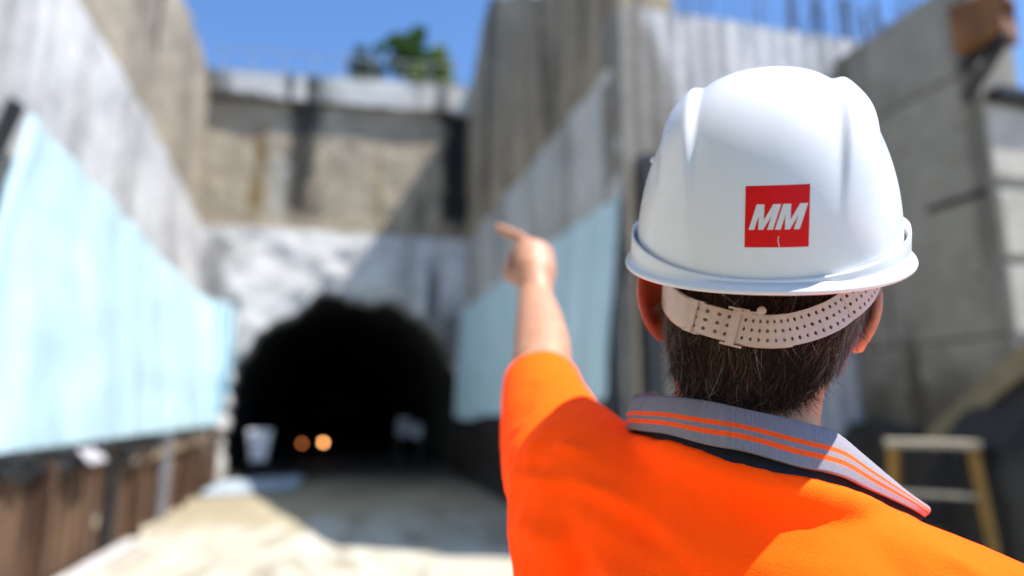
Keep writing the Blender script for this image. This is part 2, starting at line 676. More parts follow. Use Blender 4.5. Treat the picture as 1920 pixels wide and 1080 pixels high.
# ---- turquoise lining sheets hung along the foot of both walls
TEAL = NT('turquoise_sheet')
f = TEAL.noise(1.6, 4, .5, stretch=(1, 1, .12))
cc = TEAL.ramp(f, [(.3, (.40, .565, .63)), (.7, (.52, .69, .75))])
cc = TEAL.mix(TEAL.math('MULTIPLY', TEAL.ramp(TEAL.noise(3, 5, .6), [(.55, 0), (.75, 1)]), .35), cc, (.42, .50, .52))
cc = TEAL.mix(TEAL.math('MULTIPLY', TEAL.ramp(TEAL.noise(7, 4, .55, stretch=(1, 1, .06)), [(.45, 0), (.7, 1)]), .5), cc, (.52, .68, .74))
cc = TEAL.mix(TEAL.math('MULTIPLY', TEAL.ramp(TEAL.noise(4, 4, .55, stretch=(1, 1, .05), loc=(5, 5, 5)), [(.52, 0), (.72, 1)]), .45), cc, (.26, .42, .49))
TEAL.col(cc).rough(.55)


def sheet(name, plan, tops, bots, lean, nu, label, flip):
    """plan: points of the top edge; lean: how far the foot stands out"""
    P = catmull(plan, nu)
    k0 = P[len(P)//2].copy()
    k0.z = 0
    O = empty(name, k0, label, 'lining sheet', 'turquoise lining sheets')

    def fn(u, v):
        i = min(int(round(u*nu)), nu)
        p = P[i]
        t = (P[min(i+1, nu)]-P[max(i-1, 0)])
        t.z = 0
        t.normalize()
        n = Vector((t.y, -t.x, 0))*flip
        zt, zb = tops(u), bots(u)
        z = lerp(zb, zt, v)
        s = u*nu*.11
        off = lean*(1-v)+.026*math.sin(s*7+2*nz(s, 0, 0, .5))+.035*nz(s, z*.25, 0, 1.3)+.05*nz(s, z, 3, .5)
        q = p+n*off
        if flip > 0 and lean > .3:
            q.y -= 1.7*(1-v)*(1-u)**3
        return Vector((q.x, q.y, z))-k0
    o = slab('sheet', fn, nu, 24, lambda p, u, v: p+Vector((-.012*flip, 0, 0)), TEAL.m, O)
    return O


def round_far(u, a, lo, hi, w=.035):
    return a


def ltop(u):
    z = interp(u, [(0, zz(2.84)), (.86, zz(2.36)), (.94, zz(2.32)), (.985, zz(2.22)), (1, zz(1.95))])[0]
    return z


def lbot(u):
    return interp(u, [(0, zz(-.42)), (.8, zz(-.36)), (.9, zz(-.3)), (.95, zz(-.05)), (.985, zz(.45)), (1, zz(1.0))])[0]+.03*math.sin(u*23)


sheet('lining_sheet', [(-2.98, 7.25, 0), (-2.98, 10, 0), (-2.98, 13, 0), (-2.97, 15.3, 0), (-2.85, 16.00, 0), (-2.55, 16.22, 0), (-2.15, 16.28, 0)],
      ltop, lbot, .42, 120, 'sunlit turquoise sheet leaning on the wall above the timber fence', 1)
sheet('lining_sheet', [(3.05, 16.45, 0), (3.05, 14, 0), (3.05, 10.5, 0), (3.08, 7.02, 0)],
      lambda u: interp(u, [(0, zz(2.22)), (.03, zz(2.36)), (1, zz(2.46))])[0],
      lambda u: interp(u, [(0, zz(-.1)), (.05, zz(-.25)), (.3, zz(-.2)), (1, zz(.12))])[0]+.02*math.sin(u*19),
      .16, 100, 'shaded turquoise sheet on the wall behind the raised arm', 1)
# black strip added as gap shade at the near edge of the sunlit sheet
tag(slab('black_strip', lambda u, v: (-3.06+.40*(1-v)*u-.03*u, lerp(7.28-1.7*(1-v)+.10, 7.28-1.7*(1-v)-.34*(1-.5*v), u), lerp(zz(-.5), zz(2.95), v)), 6, 30,
         lambda p, u, v: p+Vector((-.012, 0, 0)), BLACK), 'narrow black strip added as gap shade along the near edge of the sunlit turquoise sheet', 'black strip')
# black skirt below the shaded sheet
o = slab('black_strip', lambda u, v: (2.92-.05*nz(0, u*8, v*2, 2), lerp(16.6, 6.95, u), lerp(.0, zz(-.12+.22*u), v)), 60, 10,
         lambda p, u, v: p+Vector((.02, 0, 0)), BLACK)
tag(o, 'black skirt along the foot of the wall below the shaded turquoise sheet', 'black strip')

# ---- timber fence on the left
WOOD = NT('old_timber')
f = WOOD.noise(3.2, 6, .6, stretch=(1, 3.0, .25))
cc = WOOD.ramp(f, [(.3, (.018, .009, .005)), (.5, (.075, .034, .016)), (.72, (.19, .115, .068))])
cc = WOOD.mix(WOOD.math('MULTIPLY', WOOD.ramp(WOOD.noise(1.1, 4), [(.45, 0), (.7, 1)]), .5), cc, (.20, .11, .055))
WOOD.col(cc).rough(.8)
WOOD.bump(f, .6, .03)
WOOD = WOOD.m
GREYP = plain('weathered_grey', (.30, .31, .34), .6, .2, 6)
FE = empty('timber_fence', (-2.35, 10.5, 0), 'low brown timber board fence with posts at the foot of the sunlit wall', 'fence')
mb = MB()
y = 5.0
while y < 16.4:
    w = random.uniform(.16, .26)
    h = 1.10+random.uniform(-.16, .07)
    mb.box((random.uniform(-.04, .03), y+w/2-10.5, h/2), (.04, w-random.uniform(.01, .05), h), Matrix.Rotation(random.uniform(-.03, .03), 3, 'X'), bevel=.004)
    y += w
mb.build('boarding', WOOD, FE)
for yy, mm, hh in ((6.7, WOOD, 1.1), (8.5, DSTEEL, 1.0), (9.7, WOOD, 1.1), (11.05, GREYP, 1.2), (12.4, WOOD, 1.1), (13.8, WOOD, 1.15), (15.2, WOOD, 1.2)):
    q = MB().box((.09, yy-10.5, hh/2), (.10, .10, hh), bevel=.006).build('post', mm, FE)
    if mm is DSTEEL:
        q['label'] = 'dark steel post'
    elif mm is GREYP:
        q['label'] = 'pale grey post'
MB().bar((.06, 9.0-10.5, .93), (.06, 16.3-10.5, 1.05), .06, .12).build('rail', plain('rail_timber', (.30, .22, .15), .8, .25, 5), FE)
# crumpled black plastic over the fence top, lengthened as the shade under the sheet
for k, (ya, yb, lab) in enumerate(((5.2, 7.7, 'crumpled black plastic with added shade over the nearest stretch of the timber fence'),
                                   (7.75, 10.7, 'crumpled black plastic with added shade on the middle of the timber fence'),
                                   (10.8, 15.9, 'long strip of black plastic and added shade on the far end of the timber fence'))):
    def fn(u, v, ya=ya, yb=yb, k=k):
        yy = lerp(ya, yb, u)
        dr = max(.07, .22+.24*nz(k, yy, 0, 1.5)) if k < 2 else max(.05, .12+.12*nz(k, yy, 0, 1.5))
        x = -2.24-.10*v+.06*nz(k, yy*2, v*2, 2)
        return (x, yy, 1.25-dr*(1-v)-.02*v)
    tag(slab('crumpled_sheet', fn, 60, 8, lambda p, u, v: p+Vector((-.02, 0, 0)), BLACK), lab, 'plastic sheet', 'black plastic and added shade on the fence')
tag(slab('crumpled_sheet', lambda u, v: (lerp(-2.22, -2.12, v)+.03*nz(u*5, v, 0, 2), lerp(7.25, 7.7, u), 1.16-.10*v+.05*nz(u*4, v, 2, 2)), 20, 6,
         lambda p, u, v: p+Vector((-.015, 0, 0)), plain('pale_plastic', (.52, .50, .54), .4, .15, 5)),
    'pale scrap of plastic caught on the nearest black plastic', 'plastic sheet')
tag(MB().bar((-2.2, 7.0, .05), (-2.12, 9.0, .05), .16, .07, bevel=.008).build('plank', plain('pale_plank', (.55, .53, .52), .7, .15, 5)),
    'pale plank lying on the ground along the fence', 'plank')
PB = NT('pale_blue_puddle')  # sheet built for a puddle, its sky reflection put into the colour
f = PB.noise(2.5, 5, .6)
PB.col(PB.ramp(f, [(.3, (.28, .36, .46)), (.7, (.55, .62, .70))])).rough(.35)
PB.bump(f, .5, .06)
tag(slab('crumpled_sheet', lambda u, v: (lerp(-2.15, -.55, u)+.1*nz(u*3, v*3, 0, 1), lerp(13.5, 15.6, v)+.9*u+.1*nz(u*3, v*3, 5, 1), .07+.05*abs(nz(u*6, v*6, 0, 1.3))),
         40, 30, lambda p, u, v: (p.x, p.y, .02), PB.m), 'crumpled pale blue sheet built for a puddle on the ground before the tunnel mouth', 'plastic sheet')

# ---- things inside the tunnel mouth
WB = empty('container', (-1.52, 16.75, 0), 'white container with tapering sides at the left of the tunnel mouth', 'container')
V, F = [], []
rows = [(.40, .17), (.50, .175), (.62, .19), (.98, .25), (1.01, .27), (1.08, .27), (1.08, .24), (.7, .19)]
WHT = plain('white_plastic', (.80, .79, .85), .45, .12, 4)
mb = MB()
for (z, r) in rows:
    for k in range(4):
        a = math.pi/4+k*math.pi/2
        V.append((r*1.414*math.cos(a)*.98, r*1.2*math.sin(a), z))
for i in range(len(rows)-1):
    for k in range(4):
        F.append((i*4+k, i*4+(k+1) % 4, (i+1)*4+(k+1) % 4, (i+1)*4+k))
F.append((3, 2, 1, 0))
F.append(tuple(len(V)-4+k for k in range(4)))
mb.add(V, F)
ob = mb.build('body', WHT, WB)
ob.modifiers.new('b', 'BEVEL').width = .02
mb = MB()
for sx in (-1, 1):
    for sy in (-1, 1):
        mb.bar((sx*.15, sy*.12, .0), (sx*.15, sy*.12, .36), .05)
mb.box((0, 0, .375), (.38, .32, .045))
mb.build('stand', DSTEEL, WB)
CB = empty('site_cabinet', (1.85, 17.2, 0), 'small grey cabinet on a stand at the right inside the tunnel mouth', 'cabinet')
MB().box((-.10, 0, 1.12), (.30, .2, .42), bevel=.015).build('cabinet_body', plain('cabinet_grey', (.20, .20, .22), .5, .1, 6), CB)
MB().box((.22, .03, 1.02), (.24, .2, .34), bevel=.015).build('side_box', plain('cabinet_light', (.27, .27, .30), .5, .1, 6), CB)
mb = MB()
for x in (-.22, .30):
    mb.bar((x, 0, .0), (x, 0, .9), .04)
mb.bar((-.25, 0, .88), (.34, 0, .88), .05, .05)
mb.build('stand', DSTEEL, CB)


def lamp(x, y, z, e, c, lab):
    L = empty('work_lamp', (x, y, 0), lab, 'lamp', 'lamps glowing in the tunnel')
    MB().box((0, .04, z), (.16, .07, .13), bevel=.01).build('housing', DSTEEL, L)
    mb = MB()
    mb.tube([(0, .05, z), (0, .05, .12)], [.018, .018], 8, dome=False)
    for a in (90, 210, 330):
        mb.tube([(0, .05, .35), (.22*math.cos(R(a)), .05+.22*math.sin(R(a)), .01)], [.012, .012], 6, dome=False)
    mb.build('tripod', DSTEEL, L)
    n = NT('lamp_glow')
    n.b.inputs['Emission Color'].default_value = (*c, 1)
    n.b.inputs['Emission Strength'].default_value = e
    n.col((.5, .4, .3))
    MB().tube([(0, -.005, z), (0, .004, z)], [.05, .05], 20, dome=False).build('lamp_glass', n.m, L)


lamp(-.17, 22.0, zz(-1.0), 12, (1, .42, .14), 'brighter amber lamp glowing low in the dark tunnel')
lamp(-.79, 22.0, zz(-1.02), 2.2, (1, .28, .07), 'dimmer amber lamp glowing left of the brighter one')

# ---- corner column put in for a dark recess, wing wall, near walls on the right
CO = empty('added_recess_column', (3.35, 6.8, 0), 'dark column put in for the recess at the corner between the turquoise sheet and the pale wall', 'column')
mb = MB()
mb.box((0, -.09, 2.2), (.20, .02, 4.4))
mb.box((0, .09, 2.2), (.20, .02, 4.4))
mb.box((0, 0, 2.2), (.015, .158, 4.4))
mb.build('added_column_profile', DSTEEL, CO)
MB().box((0, 0, .02), (.3, .3, .04)).build('added_column_base', DSTEEL, CO)
WW = empty('wing_wall', (5.5, 7.2, 0), 'pale streaked concrete wall with starter bars, behind the white hard hat', 'wall')


def wing(u, v):
    x, z = lerp(3.19, 8.4, u), lerp(-.1, zz(4.87), v)
    return Vector((x-5.5, -.18-.02*nz(x, 0, z, 1)-.012*math.sin(x*26), z))


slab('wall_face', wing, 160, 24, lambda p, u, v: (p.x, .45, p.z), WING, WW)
NW = empty('formwork_wall', (6.2, 5.9, 0), 'smooth grey shaded concrete wall beside the hard hat', 'wall')
MB().box((.27, .12, zz(4.5)/2), (.54, 1.96, zz(4.5)), bevel=.02).build('wall_body', NEAR, NW)
mb = MB()
mb.bar((-.006, -.82, zz(2.13)), (-.006, -.1, zz(2.13)), .07, .012, up=(1, 0, 0))
jd = mb.build('joint_slot', plain('dark_joint', (.03, .028, .025), .9, .2), NW)
mb = MB()
for z in (.70, 3.45):
    mb.bar((-.004, -.84, zz(z)), (-.004, .98, zz(z)), .03, .008, up=(1, 0, 0))
mb.bar((-.004, .28, zz(-1.4)), (-.004, .28, zz(.685)), .03, .008, up=(1, 0, 0))
mb.bar((-.004, .55, zz(.715)), (-.004, .55, zz(3.43)), .022, .008, up=(1, 0, 0))
mb.build('joint_line', plain('joint_grey', (.11, .10, .085), .9, .3), NW)
for yy, z in ((-.6, 2.9), (.1, 2.9), (-.6, 1.3), (.1, 1.3), (-.5, .1)):
    MB().tube([(-.006, yy, zz(z)), (.01, yy, zz(z))], [.022, .022], 12, dome=False).build('tie_hole', jd.data.materials[0], NW)

EW = empty('end_wall', (7.28, 4.98, 0), 'sunlit beige concrete wall of stacked blocks at the right edge, past the shaded wall', 'wall')
for z0, z1, yo in ((-1.55, .62, .0), (.70, 1.38, .02), (1.46, 2.12, .0), (2.26, 3.02, .03)):
    MB().box((0, .25+yo, zz((z0+z1)/2)), (2.1, .5, z1-z0), bevel=.02).build('block_course', BEIGE, EW)
MB().box((0, .30, zz(.75)), (2.06, .44, 4.5)).build('core', DARKC, EW)
MB().box((.05, .16, zz(3.12)), (2.1, .5, .11), bevel=.01).build('cap_slab', DSTEEL, EW)

BX = empty('timber_crate', (6.06, 4.80, zz(3.50)), 'brown open timber crate on a bracket high at the end of the grey wall', 'crate')
CW = plain('orange_brown_timber', (.23, .10, .035), .75, .3, 4, bump=.3, stretch=(1, 1, .3))
a = R(22)
Mz = Matrix.Rotation(a, 3, 'Z')
mb = MB()
s = .27
for (c_, sz) in (((0, 0, .02), (.54, .54, .04)), ((-.25, 0, .27), (.04, .54, .46)), ((.25, 0, .27), (.04, .54, .46)), ((0, .25, .27), (.46, .04, .46)),
                 ((-.02, -.25, .13), (.46, .04, .18)), ((0, 0, .52), (.58, .58, .04))):
    mb.box(Mz @ Vector(c_)*.8, Vector(sz)*.8, Mz, .006)
mb.build('crate_body', CW, BX)
mb = MB()
mb.bar((.05, .32, -.04), (-.05, -.25, -.04), .10, .08)
mb.bar((.02, .30, -.42), (-.02, -.16, -.08), .08, .08)
mb.build('bracket', DSTEEL, BX)

# starter bars
REB = plain('rusty_blue_steel', (.10, .11, .15), .6, .2, 20, .3)
i = 0
bars = []
x = 3.5
while x < 8.2:
    bars.append((x, 7.0+random.uniform(-.05, .28), zz(4.85), random.uniform(.35, .95), .011))
    x += random.uniform(.08, .17)
y = 4.98
while y < 6.9:
    bars.append((6.27+random.uniform(0, .35), y, zz(4.48), random.uniform(.4, .9), .012))
    y += random.uniform(.09, .2)
for (x, y, z, h, r) in bars:
    dx, dy = random.uniform(-.05, .05), random.uniform(-.04, .04)
    o = MB().tube([(0, 0, -.05), (dx*.4, dy*.4, h*.5), (dx, dy, h)], [r, r, r], 6, dome=False).build('starter_bar', REB)
    o.location = (x, y, z)
    if z > zz(4.6):
        tag(o, 'thin steel starter bar sticking up from the top of the pale streaked wall', 'rebar', 'starter bars on the pale wall')
    else:
        tag(o, 'thin steel starter bar sticking up from the top of the smooth grey wall', 'rebar', 'starter bars on the grey wall')
for x in (5.75, 6.15, 6.6):
    o = MB()
    for k in range(5):
        o.tube([(.02*math.cos(k*1.3), .02*math.sin(k*1.3), 0), (.035*math.cos(k*1.3), .035*math.sin(k*1.3), .75)], [.012, .012], 6, dome=False)
    o = o.build('bar_bundle', REB)
    o.location = (x, 7.12, zz(4.82))
    tag(o, 'dark bundle of starter bars tied together on top of the pale wall', 'rebar', 'bundles of starter bars')

tag(slab('footing', lambda u, v: (5.78-.10*nz(u*5, v*3, 1, 1.5)+.12*v, lerp(6.98, 4.2, u), zz(-.22+.12*nz(u*4, 0, 0, 1))*v), 40, 12, lambda p, u, v: (6.19, p.y, p.z), DARKC), 'dark concrete footing along the base of the smooth grey wall', 'footing')  # dark slab that darkens the foot of the grey wall
# raking beam, and a black mound put in for the dark area under it
RB = concrete('yellowish_concrete', (.17, .145, .09), (.30, .26, .17), (.16, .14, .1), .5, 1, 1.4)
tag(MB().bar((5.55, 5.3, zz(-.30)), (5.30, 3.2, zz(1.02)), .30, .20, bevel=.015).build('raking_beam', RB),
    'dusty sloping concrete beam low in front of the grey wall', 'beam')
HP = MB().ball((5.45, 3.95, .20), (.62, 1.45, 1.70), None, 40, 24)
for v in HP.v:
    v += Vector((nz(v.x, v.y, v.z, 1.6), nz(v.y, v.z, v.x, 1.6), nz(v.z, v.x, v.y, 1.6)))*.12
    v.z = max(v.z, .0)
tag(HP.build('added_dark_mound', BLACK, None, True), 'black mound added for the dark area below the sloping beam at the right edge', 'heap')

# yellow step ladder
YEL = plain('yellow_paint', (.33, .17, .015), .5, .2, 6)
PALE = plain('pale_tread', (.42, .37, .28), .6, .15, 6)
SL = empty('step_ladder', (4.72, 4.62, 0), 'yellow step ladder with a pale top standing behind the shoulder', 'step ladder', None, R(-46))
MB().box((0, 0, 1.275), (.66, .34, .05), bevel=.008).build('top_platform', PALE, SL)
for sx in (-1, 1):
    MB().bar((sx*.27, -.12, 1.25), (sx*.36, -.42, .0), .07, .04).build('front_leg', YEL, SL)
    MB().bar((sx*.27, .12, 1.25), (sx*.36, .42, .0), .06, .04).build('rear_leg', YEL, SL)
for z, t in ((.90, .28), (.50, .58)):
    MB().box((0, -.12-.30*t, z), (.48+.14*t, .12, .03), bevel=.006).build('step', PALE, SL)
MB().bar((-.31, .3, .55), (.31, .3, .55), .05, .03).build('brace', YEL, SL)


# ---- trees above the portal wall
def leaf_mat(name, a, b):
    n = NT(name)
    f = n.noise(1.4, 3)
    n.col(n.ramp(f, [(.3, a), (.7, b)])).rough(.6)
    n.b.inputs['Transmission Weight'].default_value = 0
    return n.m


BARK = plain('bark', (.09, .065, .045), .9, .3, 12)


def tree(x, y, base, top, rx, nleaf, lm, label, clumps, lean=0):
    T = empty('tree', (x, y, base), label, 'tree', 'trees above the portal wall')
    H = top-base
    mb = MB()
    mb.tube([(0, 0, -.3), (.05+lean*.3, 0, H*.35), (lean*.6, .05, H*.7)], [.12, .09, .04], 10)
    for k in range(7):
        a = k*2.4
        mb.tube([(lean*.3, 0, H*(.3+.05*k)), (lean*.6+rx*.55*math.cos(a), rx*.55*math.sin(a), H*(.55+.05*k))], [.045, .015], 6)
    mb.build('trunk', BARK, T, True)
    big = clumps
    clumps = []
    for _ in range(26):
        c = random.choice(big)
        d = Vector((random.gauss(0, 1), random.gauss(0, 1), random.gauss(0, .8))).normalized()*random.uniform(.5, 1.05)*c[3]
        clumps.append((c[0]+d.x, c[1]+d.y, c[2]+d.z/H, random.uniform(.16, .36)))
    V, F = [], []
    for _ in range(nleaf):
        c = random.choice(clumps)
        d = Vector((random.gauss(0, 1), random.gauss(0, 1), random.gauss(0, 1))).normalized()*(random.random()**.45)
        p = Vector((c[0]+lean*.6, c[1], c[2]*H))+d*c[3]
        n = Vector((random.gauss(0, 1), random.gauss(0, 1), random.gauss(.6, 1))).normalized()
        t = n.orthogonal().normalized()
        t = Quaternion(n, random.random()*6.28) @ t
        b = n.cross(t)
        s = random.uniform(.05, .11)
        k = len(V)
        V += [p-t*s, p+b*s*.5, p+t*s, p-b*s*.5]
        F.append((k, k+1, k+2, k+3))
    mesh_obj('crown', V, F, lm, T)


LG = leaf_mat('leaf_green', (.035, .095, .010), (.11, .25, .03))
LD = leaf_mat('leaf_dark', (.03, .06, .015), (.06, .11, .03))
LY = leaf_mat('leaf_yellow_green', (.14, .19, .02), (.25, .32, .04))
tree(2.25, 24, zz(10.5), zz(14.9), 1.3, 9500, LG, 'tallest round green tree above the portal wall', [(0, 0, .78, .75), (-.45, .1, .64, .7), (.50, 0, .66, .75), (0, -.2, .5, .9), (.9, .2, .48, .75)])
tree(.6, 25, zz(10.6), zz(14.0), .8, 3600, LD, 'small dark bush left of the round green tree above the wall', [(0, 0, .78, .5), (-.3, 0, .6, .5), (.4, 0, .62, .5), (0, 0, .45, .6)])
tree(3.2, 22.6, zz(10.0), zz(13.0), .9, 4200, LY, 'low yellow green bush right of the round tree beside the dark wall top', [(0, 0, .72, .5), (-.5, 0, .6, .5), (.3, 0, .5, .5), (-.1, 0, .35, .6)])
tree(2.95, 24.4, zz(10.2), zz(13.2), .8, 2600, LD, 'dark bush between the round tree and the yellow green bush', [(0, 0, .78, .5), (-.3, 0, .6, .5), (.3, 0, .55, .5), (0, 0, .4, .6)])


# ================================================================== THE MAN
# built in a frame that looks along his own forward direction; heights are relative to the lens
AZ = R(36.0)
PR = Vector((math.cos(AZ), -math.sin(AZ), 0))
PF = Vector((math.sin(AZ), math.cos(AZ), 0))


def place(q):
    """his frame -> world"""
    return PR*q[0]+PF*q[1]+Vector((0, 0, q[2]+CZ))


MO = Vector((0, .62, -CZ))
MAN = empty('person', place(MO), 'man in an orange polo shirt seen from behind, pointing with his raised left arm', 'person', None, -AZ)

# ---- skin
SK = NT('skin')
f = SK.noise(60, 5, .6)
cc = SK.ramp(f, [(.3, (.45, .20, .11)), (.7, (.58, .30, .18))])
SK.col(cc).rough(.5)
SK.b.inputs['Subsurface Weight'].default_value = .22
SK.b.inputs['Subsurface Radius'].default_value = (.012, .004, .002)
SK.b.inputs['Subsurface Scale'].default_value = 1.0
SK.bump(SK.noise(420, 3), .12, .001)

HEADROWS = [  # z, cx, cy, rx, ry  (outer surface of the hair)
    (-.08, -.030, .610, .066, .070), (-.045, -.030, .616, .063, .067), (-.01, -.030, .620, .062, .066), (.0125, -.0277, .622, .064, .068),
    (.031, -.0225, .625, .0690, .075), (.055, -.018, .628, .0745, .085), (.079, -.0125, .632, .0795, .095), (.108, -.008, .635, .083, .100),
    (.15, -.007, .640, .083, .105), (.19, -.005, .640, .080, .104)]


def headrow(z):
    return interp(z, HEADROWS)


b = MB()
b.rings([(z, cx, cy, rx-.004, ry-.004) for z, cx, cy, rx, ry in HEADROWS]+[(.225, -.003, .63, .066, .085), (.25, 0, .62, .04, .05)], 44)
# face (turned away): skull front, jaw, chin, nose, brow, lips, eyes
hx, hy = -.008, .66
b.ball((hx, .668, .15), (.070, .085, .095))
b.ball((hx-.003, .715, .085), (.052, .055, .055))
b.ball((hx-.004, .752, .062), (.026, .022, .020))
b.tube([(hx, .752, .170), (hx, .768, .145), (hx, .778, .128)], [.009, .012, .015], 12)
b.ball((hx, .762, .126), (.019, .013, .010))
b.tube([(hx-.05, .725, .178), (hx, .748, .186), (hx+.05, .725, .178)], [.010, .013, .010], 12)
b.ball((hx, .762, .098), (.024, .010, .006))
b.ball((hx, .760, .088), (.021, .010, .006))
for s in (-1, 1):
    b.ball((hx+s*.032, .733, .158), (.014, .012, .012))


def ear(s):
    """cupped shell standing off the side of the head"""
    sign = -1 if s < 0 else 1
    if s < 0:
        c, out, up, L = Vector((-.1020, .630, .0965)), Vector((-.80, -.60, 0)), Vector((-.16, .06, 1)), .034
    else:
        c, out, up, L = Vector((.0670, .636, .0770)), Vector((.62, -.78, 0)), Vector((.30, .06, 1)), .029
    out.normalize()
    up.normalize()
    n = out.cross(up).normalized()
    q = MB()
    V, F = [], []
    A, B = 26, 8
    for side in (1, -1):
        for i in range(B+1):
            r = i/B
            for k in range(A):
                a = 2*math.pi*k/A
                w = .0165 if math.sin(a) > -.2 else .0165*(1-.35*(-math.sin(a)-.2))
                p = c+out*(w*r*math.cos(a))+up*(L*r*math.sin(a))
                th = .0042*(1-r**3)**.5+.0006
                bowl = .007*(1-r*r)-.003*max(0, math.cos(a))*r
                V.append(p+n*(side*th)-n*bowl*sign)
    st = (B+1)*A
    for i in range(B):
        for k in range(A):
            k2 = (k+1) % A
            F.append((i*A+k, i*A+k2, (i+1)*A+k2, (i+1)*A+k))
            F.append((st+i*A+k2, st+i*A+k, st+(i+1)*A+k, st+(i+1)*A+k2))
    for k in range(A):
        k2 = (k+1) % A
        F.append((B*A+k, B*A+k2, st+B*A+k2, st+B*A+k))
    q.add(V, F)
    # rolled rim and lobe
    rim = []
    for k in range(15):
        a = R(-100+k*17)
        rim.append(c+out*(.0160*math.cos(a))+up*(L*.97*math.sin(a))-n*sign*(-.001))
    q.tube(rim, [.0044]*15, 10)
    q.ball(c+out*.001-up*(L*.80), (.0075, .0075, .010))
    return q


for s in (-1, 1):
    e = ear(s)
    b.add(e.v, e.f)
# trunk under the shirt, shoulders
b.rings([(-.72, 0, .60, .15, .095), (-.45, -.01, .60, .165, .10), (-.25, -.02, .60, .175, .10), (-.14, -.02, .60, .14, .085), (-.07, -.03, .61, .075, .066), (-.03, -.03, .615, .062, .062)], 40)
b.tube([(-.03, .61, -.10), (-.13, .62, -.10), (-.205, .665, -.07), (-.262, .77, -.02), (-.318, .93, .058)], [.04, .05, .052, .046, .039], 18)
b.tube([(-.318, .93, .058), (-.336, .985, .098), (-.365, 1.055, .148), (-.3935, 1.12, .192), (-.402, 1.145, .220)],
       [(.041, .043), (.0410, .043), (.0355, .038), (.0272, .031), (.0290, .029)], 20)
b.tube([(.0, .61, -.12), (.12, .615, -.16), (.20, .62, -.205), (.235, .615, -.32), (.255, .60, -.46), (.262, .64, -.60), (.262, .68, -.71)],
       [.04, .046, .05, .046, .041, .036, .028], 18)
# left hand: palm, pointing index finger, curled fingers, thumb laid across
b.tube([(-.402, 1.140, .215), (-.407, 1.16, .2526), (-.4185, 1.185, .2935)], [(.027, .032), (.029, .040), (.024, .039)], 18, up=(.5, -.6, .2))
b.tube([(-.4184, 1.185, .2985), (-.449, 1.197, .3235), (-.4785, 1.208, .3410), (-.5040, 1.218, .3555)], [.0130, .0116, .0104, .0088], 12)
b.tube([(-.4300, 1.195, .2950), (-.4700, 1.218, .2985), (-.4745, 1.203, .2769), (-.4520, 1.186, .2620)], [.0130, .0124, .0116, .0100], 12)
b.tube([(-.4320, 1.198, .2790), (-.4790, 1.220, .2815), (-.4815, 1.205, .2610), (-.4580, 1.186, .2488)], [.0127, .0120, .0110, .0098], 12)
b.tube([(-.4320, 1.190, .2620), (-.4762, 1.210, .2643), (-.4730, 1.198, .2480), (-.4500, 1.180, .2402)], [.0115, .0108, .0101, .0090], 12)
b.tube([(-.4120, 1.150, .2250), (-.4410, 1.158, .2360), (-.4610, 1.168, .2580), (-.4580, 1.178, .2750)], [.0150, .0130, .0115, .0095], 12)
b.ball((-.4190, 1.180, .3010), (.0135, .0135, .0135))
b.ball((-.3800, 1.118, .2000), (.009, .010, .012))
# right hand, hanging loosely
b.tube([(.262, .675, -.70), (.264, .695, -.76), (.264, .705, -.80)], [(.030, .016), (.040, .017), (.040, .015)], 16, up=(0, 1, .3))
for k, (dy, ln) in enumerate(((.030, .070), (.010, .080), (-.011, .075), (-.031, .060))):
    y0 = .703+dy
    b.tube([(.264, y0, -.80), (.266, y0+.004, -.80-ln*.45), (.262, y0+.004, -.80-ln*.78), (.254, y0+.002, -.80-ln)], [.0095, .009, .0083, .0073], 10)
b.tube([(.258, .715, -.73), (.250, .745, -.755), (.246, .758, -.785)], [.013, .0115, .009], 10)
me = remeshed(b, .0026, 5, .5)
for v in me.vertices:
    v.co -= MO
EK = NT('ear_skin_glow')  # natural redness, with backlit glow and shirt bounce put into the colour
EK.col(EK.ramp(EK.noise(70, 4), [(.3, (.42, .055, .025)), (.7, (.55, .085, .04))])).rough(.5)
EK.b.inputs['Subsurface Weight'].default_value = .5
EK.b.inputs['Subsurface Radius'].default_value = (.012, .003, .0015)
EK.b.inputs['Subsurface Scale'].default_value = 1.0
ei = []
for f_ in me.polygons:
    q = f_.center+MO
    ei.append(1 if (q.x < -.0895 and .045 < q.z < .145 and .58 < q.y < .67) or (q.x > .0605+.12*max(0, q.z-.05) and .04 < q.z < .125 and .58 < q.y < .67 and q.x > headrow(q.z)[1]+headrow(q.z)[3]-.0015) else 0)
body = link('body', me, None, MAN, True, [SK.m, EK.m], ei)
for s in (-1, 1):
    eye = MB().ball((hx+s*.032, .7405, .158), (.0095, .0085, .0085)).build('eye', plain('eye_white', (.75, .72, .70), .2, .02), MAN, True, MO)

# ---- hair: a dark cap close to the skull with thousands of loose strands
HB = NT('hair_brown')
f = HB.noise(240, 3, .6, stretch=(1, 1, .12))
HB.col(HB.ramp(f, [(.3, (.010, .006, .0045)), (.7, (.034, .018, .012))])).rough(.7)
HB.b.inputs['Specular IOR Level'].default_value = .15
HAIRS = []
for nm, c_ in (('hair_dark', (.018, .010, .007)), ('hair_mid', (.12, .052, .026)), ('hair_light', (.26, .135, .075)), ('hair_grey', (.42, .38, .36))):
    h = NT(nm)
    h.col(c_).rough(.45)
    h.b.inputs['Specular IOR Level'].default_value = .22
    HAIRS.append(h.m)


def hairline(th):
    """lowest height of the hair at angle th (0 = middle of the nape)"""
    t = abs(math.degrees(th))*(1.0 if th > 0 else 1.13)
    return interp(t, [(0, .006), (25, .002), (45, .010), (62, .022), (78, .048), (90, .085), (110, .10)])[0]


def hsurf(th, z, off=0.0):
    cx, cy, rx, ry = headrow(z)
    return Vector((cx+(rx+off)*math.sin(th), cy-(ry+off)*math.cos(th), z))


